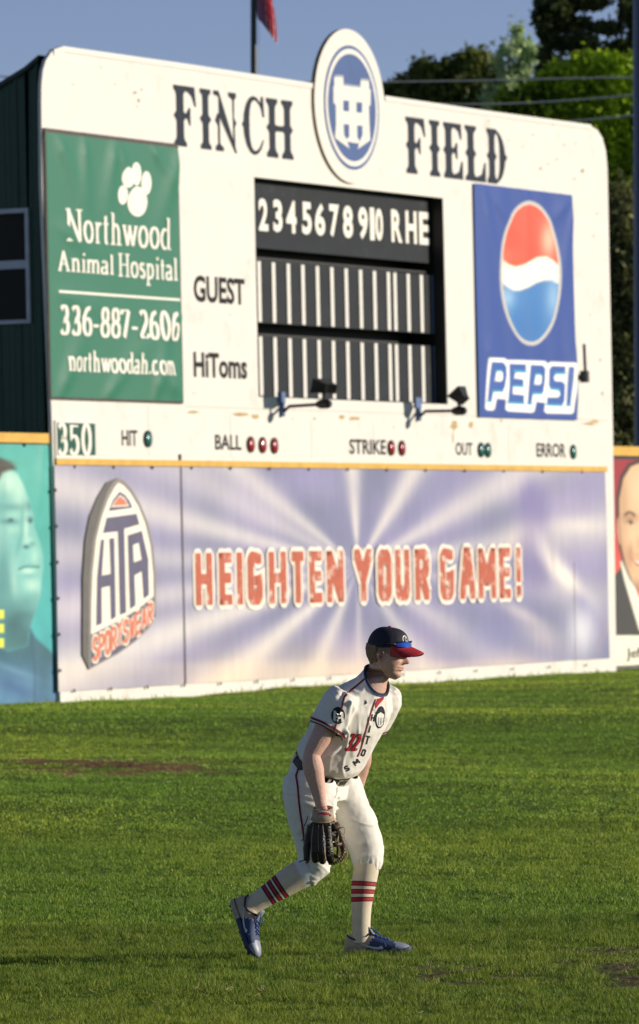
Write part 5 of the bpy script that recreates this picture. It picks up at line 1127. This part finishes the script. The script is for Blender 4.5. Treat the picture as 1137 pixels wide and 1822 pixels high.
# collar and sleeve bands follow the cut edges of the cloth
def edge_loop(V, F, c, R, ax):
    from collections import Counter
    cn_ = Counter()
    for f in F:
        for a, b in zip(f, f[1:]+f[:1]): cn_[(min(a, b), max(a, b))] += 1
    ids = {i for e, k in cn_.items() if k == 1 for i in e if np.linalg.norm(V[i]-c) < R}
    ax = U3(ax); e1 = U3(np.cross(ax, [0.3,1,0.2])); e2 = np.cross(ax, e1); P = np.array([V[i] for i in ids]); c = P.mean(0); an = np.arctan2((P-c)@e2, (P-c)@e1)
    out = []
    for t in np.linspace(-math.pi, math.pi, 49)[:-1]:
        w_ = np.exp(-(((an-t+math.pi) % (2*math.pi)-math.pi)/.14)**2); out.append((P*w_[:, None]).sum(0)/w_.sum())
    return np.array(out), c
lp, lc = edge_loop(jV, jF, T3(.50), .13, Sx); lpc = [lc+(p-lc)*1.0 for p in lp]; lpc.append(lpc[0])
MB().tube(lpc, .0062, 8, caps=False).build('collar', NAVY, jersey, smooth=True)
MB().tube([lc+(p-lc)*1.055-Sx*.0045 for p in lpc], .0036, 8, caps=False).build('collar_edge', BLUEC, jersey, smooth=True)
for hc_, ax_ in ((HEMN, dn_), (HEMF, df_)):
    lp, lc = edge_loop(jV, jF, hc_, .105, ax_); n = len(lp); ax_ = U3(ax_)
    for nm, a, b, e, mt in (('sleeve_hem_band', .010, .021, .0045, DRED), ('sleeve_hem_edge', -.001, .004, .0035, NAVY)):
        V_ = [];
        for p in lp:
            o_ = U3(p-lc)
            for q_ in (a, b):
                h = jv.ray_cast(Vector(p-ax_*q_+o_*.06), Vector(-o_)); V_.append(np.array(h[0])+o_*.0022 if h[0] is not None and np.linalg.norm(np.array(h[0])-p) < .04 else p-ax_*q_+o_*e)
        obj(nm, V_, [(2*k, 2*((k+1) % n), 2*((k+1) % n)+1, 2*k+1) for k in range(n)], mt, jersey, smooth=True)
patch([(672,1243),(678,1241),(683,1238),(682,1244),(674,1253),(669,1260),(668,1252)], RED, 'collar_lining', jersey, jv, .0025)
def circ(cx, cy, rx, ry, n=20, rot=0): t0 = math.radians(rot); return [(cx+rx*math.cos(a)*math.cos(t0)-ry*math.sin(a)*math.sin(t0), cy+rx*math.cos(a)*math.sin(t0)+ry*math.sin(a)*math.cos(t0)) for a in (2*math.pi*k/n for k in range(n))]
bdg = patch(circ(601.5,1273,12.3,15.3), NAVY, 'sleeve_badge', jersey, jv, .0018)
patch([(594,1264),(598,1265),(599,1269),(605,1270),(606,1266),(610,1267),(611,1282),(607,1285),(605,1281),(602,1281),(601,1285),(598,1280),(596,1284),(593,1281)], WTEXT, 'badge_emblem', bdg or jersey, jv, .0032)
for x, y in ((599,1272.5),(605,1273.5),(599,1279),(605,1280)): patch([(x-1.3,y-1.8),(x+1.3,y-1.8),(x+1.3,y+1.8),(x-1.3,y+1.8)], NAVY, 'badge_window', bdg or jersey, jv, .0044)
bdg = patch(circ(676,1276,8.5,20,20,6), NAVY, 'chest_badge', jersey, jv, .0018)
patch(circ(676,1278,6.8,15,16,6), WTEXT, 'badge_emblem', bdg or jersey, jv, .0032); patch([(669,1267),(677,1259),(684,1267),(682,1270),(677,1265),(671,1270)], NAVY, 'badge_roof', bdg or jersey, jv, .0044)
for x in (672.5, 677, 681): patch([(x-.7,1276),(x+.7,1276),(x+.5,1290),(x-.5,1290)], mat('badge_grey', (.3,.32,.4), .6), 'badge_line', bdg or jersey, jv, .0044)
patch([(650,1244),(653,1251),(648.5,1254)], NAVY, 'maker_mark', jersey, jv, .003)
def jtext(s_, cx, cy, w_, h_, rot, mt, name, th=2.2, tn=1.8, off=.0015, shear=0, parent=None):
    """lettering drawn with pen strokes that follow the cloth"""
    t = math.radians(rot); cw = w_/len(s_); mb = MB()
    for k, ch in enumerate(s_):
        gl0 = {'3': SER['3'][1], '2': SER['2'][1]}.get(ch) or BLK[ch]
        for jx, st in enumerate(gl0):
            D = []
            for a, b in zip(st, st[1:]):
                for q_ in np.linspace(0, 1, 5)[:-1]: D.append((a[0]+(b[0]-a[0])*q_, a[1]+(b[1]-a[1])*q_))
            D.append(st[-1]); P = []
            for x, y in D:
                X, Y = (-.5*w_ + cw*(k+.1+.8*x))+(y-.5)*h_*shear, -(y-.5)*h_; P.append((X, Y))
            L_, R2 = pen(P, th, tn); V = []
            for p in list(L_)+list(R2): V.append(onp(cx+p[0]*math.cos(t)-p[1]*math.sin(t), cy+p[0]*math.sin(t)+p[1]*math.cos(t), jv, off+.0002*jx))
            ok = [v for v in V if v is not None]
            if len(ok) < len(V)*.6: continue
            V = [v if v is not None else ok[0] for v in V]; n = len(L_); mb.add(V, [(q, n+q, n+q+1, q+1) for q in range(n-1)])
    if not mb.V: print('no text', s_); return
    return mb.build(name, mt, parent or jersey)
jtext('32', 629, 1321, 21, 29, 4, NAVY, 'jersey_number', 4.6, 3.8, .0012, .36); jtext('32', 629, 1321, 21, 29, 4, RED, 'jersey_number', 3.1, 2.2, .0024, .36)
for ch, x, y, w_, h_, r_ in (('H',663.5,1277,6,12,12),('I',657.5,1297,5,13,12),('T',653.5,1317,9,14,14),('O',646.5,1339,6,11,22),('M',634,1356,11,9,-35),('S',617,1367,8,8,-25)): jtext(ch, x, y, w_, h_, r_, NAVY, 'jersey_letter', 2.3, 2.3, .0016)
for x, y in ((664,1262),(656,1287),(650,1307)): patch(circ(x+1.5, y, 1.2, 1.4, 8), WTEXT, 'button', jersey, jv, .003)
# ---------------- trousers
tb_ = MB()
KF = U3(np.array([1.,-.1,0])); YV = np.array([0,1.,0])
loft(tb_, [(T3(.035), Rr*.146, Fv*.108, 2.3), (T3(-.005), Rr*.150, Fv*.112, 2.3), (T3(-.035), Rr*.165, Fv*.124, 2.3), (J(568,1385,0), Rr*.170, U3(Fh-np.array([0,0,.35]))*.130, 2.3), (J(566,1398,0), Rr*.168, Fh*.135, 2.2), (J(572,1425,0), Rr*.135, Fh*.11, 2)], 36)
px_ = 1/370
def leg(pts, dys, rs, depth=1.0):
    P = [J(x, y, d) for (x, y), d in zip(pts, dys)]; R = []
    for i, p in enumerate(P):
        t = U3(P[min(i+1, len(P)-1)]-P[max(i-1, 0)]); a = U3(np.cross(YV, t)); b = U3(np.cross(t, a)); R.append((p, a*rs[i]*px_, b*rs[i]*px_*depth, 2.1))
    loft(tb_, R, 26)
leg([(542,1372),(549,1400),(552,1430),(555,1465),(560,1500),(561,1525),(561,1545),(550,1552),(541,1553),(525,1561)], [-.07,-.08,-.09,-.10,-.11,-.12,-.12,-.12,-.12,-.12], [36,48,47,41,35,30,26,25,23,21])
leg([(600,1385),(606,1405),(620,1432),(636,1465),(649,1500),(653,1520),(654,1536),(653,1549),(652,1565)], [.09,.10,.10,.09,.08,.07,.06,.05,.04], [36,40,35,33,33,30,27,21.5,20])
V, F = fuse(tb_, .0062, 5)
hp1, hp2 = J(541,1552,-.12), J(653,1548,.05)
V, F = cut(V, F, [(T3(.004), Sx, .24), (hp1, U3(J(525,1561,-.12)-J(550,1548,-.12)), .085), (hp2, np.array([.05,0,-1]), .085)])
N_ = vnormals(V, F)
tf_ = [(J(600,1400,-.12), J(650,1425,-.02), .018, .010), (J(596,1420,-.1), J(640,1400,-.02), .014, .010), (J(598,1438,-.08), J(655,1445,0), .016, .009), (J(594,1385,-.16), J(600,1425,-.14), .010, .009), (J(625,1510,-.02), J(670,1490,-.02), .016, .008), (J(628,1525,-.02), J(676,1520,-.02), .014, .009), (J(632,1538,-.02), J(674,1534,-.02), .008, .009), (J(535,1378,-.22), J(580,1390,-.22), .012, .009), (J(530,1400,-.22), J(590,1410,-.22), .014, .009), (J(528,1425,-.22), J(580,1440,-.22), .014, .008), (J(540,1535,-.2), J(580,1550,-.2), .012, .010), (J(545,1520,-.2), J(582,1535,-.2), .012, .008), (J(510,1400,-.1), J(520,1450,-.15), .02, .006), (J(548,1560,-.2), J(575,1562,-.2), .008,.008)]
z = 2.0*fold_field(V, tf_) + .0035*nz3(V*np.array([1,1,.6]), 12, 2) + .0018*nz3(V, 40, 8)
z += .0065*(np.maximum(0, 1-np.abs(nz3(V*np.array([.55,.8,1.25])+V[:, [2,0,1]]*np.array([.5,0,.25]), 9, 5))*5)**2)*np.clip(.5+nz3(V, 5, 3)*1.8, 0, 1.2)
for hp, R_h, ax_ in ((hp2, .055, np.array([1.,0,0])), (hp1, .05, np.array([.5,0,1.]))):      # gathered cuffs
    d = V-hp; dist = np.linalg.norm(d, axis=1); ang = np.arctan2(d[:, 1], d@U3(ax_)); z += .004*np.sin(ang*15)*np.exp(-(np.maximum(0, dist-.05)/.028)**2)
V = V+N_*z[:, None]
tm = evalmesh(V, F, [('SMOOTH', dict(factor=.5, iterations=1)), ('SOLIDIFY', dict(thickness=.003, offset=-1))])
trou = obj('trousers', tm[0], tm[1], PANT, pl, smooth=True); tv = BVHTree.FromPolygons([tuple(v) for v in tm[0]], tm[1])
braid([(535,1357),(531,1368),(527,1380),(530,1400),(532,1425),(535,1450),(539,1475),(542,1500),(545,1522),(547,1528)], 3.4, DRED, 'side_braid', trou, tv)
braid([(550,1532),(541,1538),(532,1546)], 3.2, DRED, 'side_braid', trou, tv)
braid([(597,1388),(600,1400),(599,1412),(596,1420)], 1.4, mat('fly_seam', (.45,.38,.28), .8), 'fly_seam', trou, tv, off=.0008, thick=.001)
# belt
def beltring(s0, s1, k, n=56):
    V = []; 
    for s_ in (s0, s1):
        for e in (0, .004):
            for i in range(n):
                t = 2*math.pi*i/n; ct, st = math.cos(t), math.sin(t); V.append(T3(s_) + Rr*(.172+k+e)*math.copysign(abs(ct)**(2/2.3), ct)+Fv*(.134+k+e)*math.copysign(abs(st)**(2/2.3), st))
    F = []
    for i in range(n): j = (i+1) % n; F += [(n+i, n+j, 3*n+j, 3*n+i), (i, n+i, n+j, j), (2*n+i, 2*n+j, 3*n+j, 3*n+i)]
    return V, F
V, F = beltring(-.030, .006, -.0075); belt = obj('belt', V, F, BLKL, pl, smooth=False)
def beltP(t, s_, e=.0): ct, st = math.cos(t), math.sin(t); return T3(s_)+Rr*(.1705+e)*math.copysign(abs(ct)**(2/2.3), ct)+Fv*(.1325+e)*math.copysign(abs(st)**(2/2.3), st)
for t in (math.radians(20), math.radians(62), math.radians(128), math.radians(170), math.radians(-30)):
    mb = MB(); V = [beltP(t+dt, s_, e) for dt in (-.045, .045) for s_ in (-.036, .010) for e in (0, .006)]; mb.add(V, [(0,1,3,2),(4,6,7,5),(0,4,5,1),(2,3,7,6),(0,2,6,4),(1,5,7,3)]); mb.build('belt_loop', PANT, trou)
tb0 = math.radians(92); mb = MB(); mb.tube([beltP(tb0-.13, -.031, .004), beltP(tb0-.13, .006, .004), beltP(tb0+.13, .006, .004), beltP(tb0+.13, -.031, .004), beltP(tb0-.13, -.031, .004)], .003, 6); mb.tube([beltP(tb0, -.022, .006), beltP(tb0, .012, .006)], .0022, 6); mb.build('buckle', mat('buckle_metal', (.55,.5,.4), .25, metal=.9), belt)
# ---------------- socks
def sock(pts, dys, rs, bands, name):
    """knitted sock, stripes sit at measured fractions along it"""
    P = [J(x, y, d) for (x, y), d in zip(pts, dys)]; cum = [0]
    for a, b in zip(P, P[1:]): cum.append(cum[-1]+np.linalg.norm(b-a))
    L_ = cum[-1]; ts = sorted(set(list(np.linspace(0, L_, 60))+[b*L_ for q_ in bands for b in q_[:2]])); n = 64; V = []; F = []; mi = []
    for q_, t in enumerate(ts):
        c = np.array([np.interp(t, cum, [p[k] for p in P]) for k in range(3)]); r = np.interp(t, cum, rs)*px_; d = U3(np.array([np.interp(min(t+.03, L_), cum, [p[k] for p in P])-np.interp(max(t-.03, 0), cum, [p[k] for p in P]) for k in range(3)]))
        d = U3(d+np.array(tiltv)*.0); a = U3(np.cross(YV, d)); b = U3(np.cross(d, a)); 
        for k in range(n): an = 2*math.pi*k/n; rr = r*(1+.010*math.sin(an*32)*(1 if t < L_*.16 else .35)); V.append(c+a*rr*math.cos(an)+b*rr*math.sin(an)*1.05+d*tilt*math.cos(an)*r)
    for i in range(len(ts)-1):
        tm_ = (ts[i]+ts[i+1])/2/L_; m_ = 0
        for b0_, b1_, mm in bands:
            if b0_ <= tm_ <= b1_: m_ = mm
        for k in range(n): F.append((i*n+k, i*n+(k+1) % n, (i+1)*n+(k+1) % n, (i+1)*n+k)); mi.append(m_)
    return obj(name, V, F, [mat('cream_sock_knit', (.66,.57,.43), .9, .06, 30, .3, 300), RED, NAVY, mat('white_knit', (.74,.74,.74), .9)], pl, smooth=True, mi=mi)
tiltv = (0,0,0); tilt = .10
tr = lambda a, b: [(a, a+.013, 2), (a+.013, b-.013, 1), (b-.013, b, 2)]
tr2 = lambda a, b: [(a, a+.019, 2), (a+.019, b-.019, 1), (b-.019, b, 2)]  # rear sock: wider navy edges, painting in the shade that darkens its stripes
# front leg: from under the cuff to the ankle
sock([(653,1538),(651,1552),(648,1568),(645,1590),(643,1615),(643,1640),(643,1658),(643,1676)], [.05,.045,.04,.035,.03,.025,.02,.02], [22,22.5,22.3,20.5,18,16.2,16,17], tr(.225,.285)+tr(.325,.385)+tr(.425,.485), 'sock')
tilt = 0.0
sock([(552,1548),(541,1553),(525,1561),(507,1572),(488,1585),(468,1598),(450,1610),(438,1620)], [-.12]*8, [25,25.5,25,23.5,21,18,16.5,16.5], [(0,.14,3)]+tr2(.42,.485)+tr2(.51,.575)+tr2(.60,.665), 'sock')
# ---------------- shoes
TAN = mat('beige_suede', (.46,.37,.27), .8, .12, 40, .3, 200); SHN_ = mat('shoe_navy_mesh', (.022,.045,.13), .6, .2, 120, .3, 300); GRYB = mat('shoe_toe_grey', (.23,.26,.33), .45, .12, 30); SWO = mat('swoosh_silver', (.62,.63,.64), .4); SOLE = mat('sole_navy', (.02,.03,.07), .6); LACE = mat('lace_blue', (.020,.065,.22), .7); SOLT = mat('sole_tan', (.42,.33,.25), .8, .25, 60)
def shoe(name, org, fx, up, sc, label, side):
    fx = U3(fx); up = U3(np.array(up)-fx*(fx@np.array(up))); ly = np.cross(up, fx)
    r = body.parent
    P3 = lambda x, y, z: org + (fx*x + ly*y + up*z)*sc
    xs = [-.070,-.064,-.05,-.03,-.01,.01,.03,.05,.07,.09,.11,.13,.15,.17,.19,.21,.225,.234]
    hw = [.012,.022,.030,.034,.035,.035,.036,.037,.039,.042,.045,.047,.048,.046,.041,.033,.022,.010]
    zt_ = [.060,.082,.092,.092,.090,.090,.092,.094,.086,.077,.068,.060,.054,.050,.047,.041,.032,.022]
    n = 28; V = []; F = []; mi = []
    for x, h, z in zip(xs, hw, zt_):
        for k in range(n):
            t = 2*math.pi*k/n; c, s_ = math.cos(t), math.sin(t); yy = h*math.copysign(abs(c)**.75, c); zz_ = z*.5+z*.5*math.copysign(abs(s_)**(.75 if s_ < 0 else .95), s_)
            yy *= (1-.30*max(0, s_)**1.5)
            V.append(P3(x, yy, .012+zz_*.88))
    for i in range(len(xs)-1):
        for k in range(n):
            F.append((i*n+k, i*n+(k+1) % n, (i+1)*n+(k+1) % n, (i+1)*n+k)); xm = (xs[i]+xs[i+1])/2; zh = .5+.5*math.sin(2*math.pi*(k+.5)/n)
            mi.append(0 if xm < .030+.055*zh else (2 if xm > .165 else 1))
    F += [tuple(reversed(range(n))), tuple((len(xs)-1)*n+k for k in range(n))]; mi += [0, 2]
    sm = evalmesh(V, F, [('SUBSURF', dict(levels=1, render_levels=1))]); nf = []
    # colour zones again on the smoothed mesh
    VV = sm[0]; 
    for f in sm[1]:
        c = np.mean([VV[i] for i in f], 0)-org; x = c@fx/sc; z = c@up/sc; nf.append(0 if x < .018+.62*z else (2 if x > .170-.1*z else 1))
    s_o = obj('shoe', VV, sm[1], [TAN, SHN_, GRYB], pl, smooth=True, mi=nf); s_o['label'] = label; sv = BVHTree.FromPolygons([tuple(v) for v in VV], sm[1])
    # sole
    V = []; F = []
    for lay, (zz_, k_) in enumerate(((0,.97),(.010,1.06),(.022,1.05),(.024,.98))):
        for i, (x, h) in enumerate(zip(xs, hw)): V += [P3(x*(1.02 if x > 0 else 1.04), h*k_+.001, zz_+.010*max(0,(x-.17)/.06)**2), P3(x*(1.02 if x > 0 else 1.04), -h*k_-.001, zz_+.010*max(0,(x-.17)/.06)**2)]
    m_ = len(xs); mi = []
    for l in range(3):
        for i in range(m_-1):
            for s_ in (0, 1): a = l*2*m_+2*i+s_; F.append((a, a+2, a+2+2*m_, a+2*m_)); mi.append(1 if xs[i] < .03 else 0)
        a = l*2*m_; F.append((a, a+1, a+1+2*m_, a+2*m_)); mi.append(1); a = l*2*m_+2*(m_-1); F.append((a, a+1, a+1+2*m_, a+2*m_)); mi.append(0)
    for i in range(m_-1): a = 2*i; F.append((a, a+1, a+3, a+2)); mi.append(0)
    obj('sole', V, F, [SOLE, SOLT], s_o, mi=mi)
    for x in (-.045,-.02,.09,.13,.17,.2):
        for s_ in (-.024,.024): mb = MB(); mb.tube([P3(x, s_, .002), P3(x, s_, -.010)], [.007,.004], 8); mb.build('cleat', SOLE, s_o)
    # swoosh on the visible side, laid on the upper
    def onS(x, z, sd, off=.0015):
        h = sv.ray_cast(Vector(P3(x, sd*.12, z)), Vector(-ly*sd)); return np.array(h[0])+ly*sd*off if h[0] is not None else None
    up_e = [(.118,.058),(.105,.040),(.09,.034),(.06,.037),(.03,.046),(-.01,.060)]; lo_e = [(.130,.040),(.112,.026),(.09,.021),(.06,.027),(.03,.040),(-.01,.058)]
    for sd in (side, -side):
        A_ = []; 
        for (a, b), (c, d_) in zip(up_e, lo_e):
            for t in (0, .5, 1): A_.append(onS(a+(c-a)*t, b+(d_-b)*t, sd))
        if all(v is not None for v in A_): obj('shoe_mark', A_, [(i*3+k, i*3+k+1, i*3+k+4, i*3+k+3) for i in range(5) for k in (0, 1)], SWO, s_o, smooth=True)
    def onT(x, y, off=.002):
        h = sv.ray_cast(Vector(P3(x, y, .2)), Vector(-up)); return np.array(h[0])+up*off if h[0] is not None else P3(x, y, .09)
    mb = MB()
    for i, x in enumerate((.052,.070,.088,.106,.122)):
        yl = .018; mb.tube([onT(x, -yl, .001), onT(x+.006, 0, .006), onT(x+.014, yl, .001)], .0028, 6); mb.tube([onT(x, yl, .001), onT(x+.006, 0, .008), onT(x+.014, -yl, .001)], .0028, 6)
    mb.tube([onT(.055,0,.008), onT(.06,side*.03,.02), onT(.085,side*.045,.004)], .0024, 6); mb.tube([onT(.055,0,.008), onT(.07,-side*.02,.028), onT(.10,-side*.02,.012)], .0024, 6)
    mb.tube([onT(.05,0,.006)+up*.02, onT(.052,side*.01,.03), onT(.10,side*.01,.015)], .0024, 6)
    mb.build('laces', LACE, s_o, smooth=True)
    mb = MB(); mb.tube([P3(-.060,0,.086), P3(-.045,side*.026,.080), P3(-.01,side*.036,.066), P3(.02,side*.036,.072), P3(.045,side*.026,.092), P3(.055,0,.100), P3(.045,-side*.026,.092), P3(.02,-side*.036,.072), P3(-.01,-side*.036,.066), P3(-.045,-side*.026,.080), P3(-.060,0,.086)], .0042, 8, caps=False); mb.build('collar_edge', NAVY, s_o, smooth=True)
    mb = MB(); loft(mb, [(P3(.075,0,.080), ly*.016, up*.004, 2.5), (P3(.058,0,.100), ly*.020, up*.006, 2.5), (P3(.046,0,.122), ly*.021, up*.006, 2.5), (P3(.042,0,.130), ly*.015, up*.003, 2.5)], 14); mb.build('tongue', GRYB, s_o, smooth=True)
    return s_o
fo = J(641, 1701, .02); fo[2] = .002
shoe('shoe', fo, np.array([math.cos(.16), -math.sin(.16), 0]), (0,0,1), 1.05, 'planted front shoe, beige and navy', -1)
rf_ = U3([.31,-.36,-.86]); ru_ = np.array([.86,-.30,.40])
shoe('shoe', J(421, 1628, -.12), rf_, ru_, 1.04, 'trailing shoe with its heel lifted', -1)
# ================================================================== GLOVE
gl_ = thing('baseball_glove', WRN, 'black leather baseball glove with tan laces and red wrist label on the hanging hand', 'baseball glove')
GD = -.345
LEA = mat('glove_black_leather', (.014,.010,.008), .36, .4, 25, .5, 120); BRN = mat('glove_brown_leather', (.085,.045,.028), .45, .25, 30, .4, 120); LCE = mat('tan_rawhide', (.48,.33,.16), .7, .15, 40); STR = mat('strap_tan_leather', (.36,.29,.20), .7, .15, 30)
gm_ = MB()
fg = [([(556,1470),(549,1490),(546,1510),(546,1527)], [.008,.02,.02,.02], [10,7.5,7.0,6.0], .01), ([(563,1470),(560,1492),(560,1515),(561,1530)], [0,-.01,-.01,0], [10,7.6,7.6,6.2], 0), ([(571,1470),(572,1495),(573,1518),(574,1532)], [0,-.012,-.012,-.002], [10,7.6,7.6,6.2], 0), ([(580,1470),(584,1495),(587,1515),(588,1531)], [0,0,0,.01], [10,7.6,7.4,6.0], 0)]
for pts, dys, rs, _ in fg:
    P = [J(x, y, GD-.035+d) for (x, y), d in zip(pts, dys)]; gm_.tube(P, [r*px_ for r in rs], 14); ball(gm_, P[-1], rs[-1]*px_)
loft(gm_, [(J(575,1462,GD+.0), np.array([1.,0,0])*.056, YV*.040, 2.2), (J(572,1474,GD), np.array([1.,0,0])*.070, YV*.044, 2.3), (J(570,1487,GD), np.array([1.,0,0])*.076, YV*.042, 2.3), (J(570,1498,GD+.01), np.array([1.,0,0])*.07, YV*.03, 2.3)], 24)
V, F = fuse(gm_, .0036, 1); shell = obj('glove_shell', V, F, LEA, gl_, smooth=True)
gbv = BVHTree.FromPolygons([tuple(v) for v in V], F)
# palm-side heel pad, thumb stall and web
mb = MB(); mb.tube([J(594,1466,GD), J(602,1480,GD+.01), J(609,1500,GD+.02), J(612,1518,GD+.03), J(606,1530,GD+.035)], [.022,.022,.018,.014,.010], 14); ball(mb, J(606,1530,GD+.035), .010); mb.build('thumb_stall', BRN, gl_, smooth=True)
mb = MB(); mb.tube([J(590,1468,GD-.02), J(597,1474,GD-.03), J(604,1470,GD-.02)], [.012,.016,.010], 12); mb.build('thumb_loop', BRN, gl_, smooth=True)
for a, b, r_ in (((593,1483),(606,1480),.008),((592,1503),(607,1501),.011),((592,1522),(606,1524),.009)): MB().tube([J(*a, GD-.01), J((a[0]+b[0])/2, (a[1]+b[1])/2+1, GD+.0), J(*b, GD+.01)], r_, 10).build('web_bar', BRN, gl_, smooth=True)
MB().tube([J(600,1478,GD-.005), J(601.5,1500,GD), J(600,1526,GD+.005)], [.006,.006,.006], 10).build('web_post', BRN, gl_, smooth=True)
mb = MB(); pts = [(585,1536),(592,1537),(600,1534),(606,1528),(611,1520),(614,1512)]
mb.tube([J(x, y, GD-.012) for x, y in pts], .0075, 10); mb.build('web_rim', BRN, gl_, smooth=True)
for k in range(11):
    t = k/10*5; i = min(int(t), 4); f = t-i; x, y = pts[i][0]+(pts[i+1][0]-pts[i][0])*f, pts[i][1]+(pts[i+1][1]-pts[i][1])*f; MB().tube([J(x-1.3, y-2.5, GD-.021), J(x+.8, y+2.2, GD-.021)], .0023, 6).build('lace', LCE, gl_)
for pts in ([(612,1512),(617,1514),(618,1523),(614,1532)], [(596,1475),(602,1471),(606,1473),(600,1480),(594,1484)], [(603,1478),(602,1488),(599,1498)], [(605,1472),(612,1472),(614,1478),(613,1484)], [(548,1452),(545,1462),(541,1470)], [(536,1496),(540,1493),(543,1497)], [(596,1448),(599,1449)], [(532,1534),(542,1530),(552,1529)]):
    MB().tube([J(x, y, GD-.035-(.03 if x < 560 else 0)) for x, y in pts], .0026, 7).build('lace', LCE if pts[0][0] > 560 else METAL, gl_)
for pts in ([(577,1507),(578,1520),(580,1531)], [(565,1519),(566,1530),(567,1533)], [(558,1466),(555,1490),(554,1525)], [(567,1466),(566,1490),(567,1515)], [(574,1466),(576,1487)]): braid(pts, 1.2, mat('welt_tan', (.30,.23,.14), .7), 'welt', gl_, gbv, 2, .001, .001)
braid([(548,1474),(560,1478),(590,1476)], 1.0, mat('welt_dark', (.05,.04,.03), .6), 'welt', gl_, gbv, 2, .001, .001)
# stamped script on the index finger
sc_ = [(582,1494),(586,1493),(588,1496),(583,1499),(587,1501),(589,1505),(583,1507),(588,1510),(590,1512),(584,1514),(589,1518),(587,1523),(583,1520)]
braid(sc_, 1.3, mat('stamp_gold', (.42,.33,.20), .5), 'stamped_script', gl_, gbv, 1.0, .0008, .001)
# wrist strap with the red label
V = []; n = 40; F = []
A0, A1 = J(575,1437,GD+.005), J(574,1457,GD-.010)
for r_ in (0, 1):
    for c, rx, ry, rz_ in ((A0, .046, .038, .010), (A0*.5+A1*.5, .051, .043, .012), (A1, .0535, .046, .016)):
        for k in range(n): t = 2*math.pi*k/n; V.append(c + np.array([math.cos(t)*(rx-.006*r_), math.sin(t)*(ry-.006*r_), math.sin(t)*rz_*1.0]))
for r_ in (0, 1):
    for l in (0, 1): F += [(r_*3*n+l*n+k, r_*3*n+l*n+(k+1) % n, r_*3*n+(l+1)*n+(k+1) % n, r_*3*n+(l+1)*n+k) for k in range(n)]
F += [(k, (k+1) % n, 3*n+(k+1) % n, 3*n+k) for k in range(n)]+[(2*n+k, 2*n+(k+1) % n, 5*n+(k+1) % n, 5*n+k) for k in range(n)]
st_ = obj('wrist_strap', V, F, STR, gl_, smooth=True); stv = BVHTree.FromPolygons([tuple(v) for v in V], F)
mb = MB(); mb.tube([V[2*n+k] for k in list(range(n))+[0]], .0032, 8, caps=False); mb.build('strap_binding', LCE, st_, smooth=True)
patch([(564,1437.5),(576,1436.5),(587,1438),(590,1451),(578,1450.5),(565,1450)], RED, 'strap_label', st_, stv, .002)
braid([(567,1445),(569,1443),(571,1446),(573,1441),(574,1446),(576,1443),(578,1446),(580,1443),(582,1446),(584,1444),(586,1447)], 1.5, WTEXT, 'label_script', st_, stv, 1.0, .004, .001)
# the exposed fingertip in the back opening
mb = MB(); mb.tube([J(569,1460,GD-.01), J(577,1460,GD-.035)], [.010,.009], 10); ball(mb, J(577,1460,GD-.035), .009); f_ = mb.build('knuckle', SKIN, pl, smooth=True)
mb = MB(); loft(mb, [(J(574,1459,GD-.028), np.array([1.,0,0])*.044, np.array([0,-.3,-1.])*.012, 2), (J(574,1461,GD-.04), np.array([1.,0,0])*.038, np.array([0,-.3,-1.])*.009, 2)], 20); mb.build('back_opening', mat('glove_inside', (.006,.005,.004), .8), gl_)
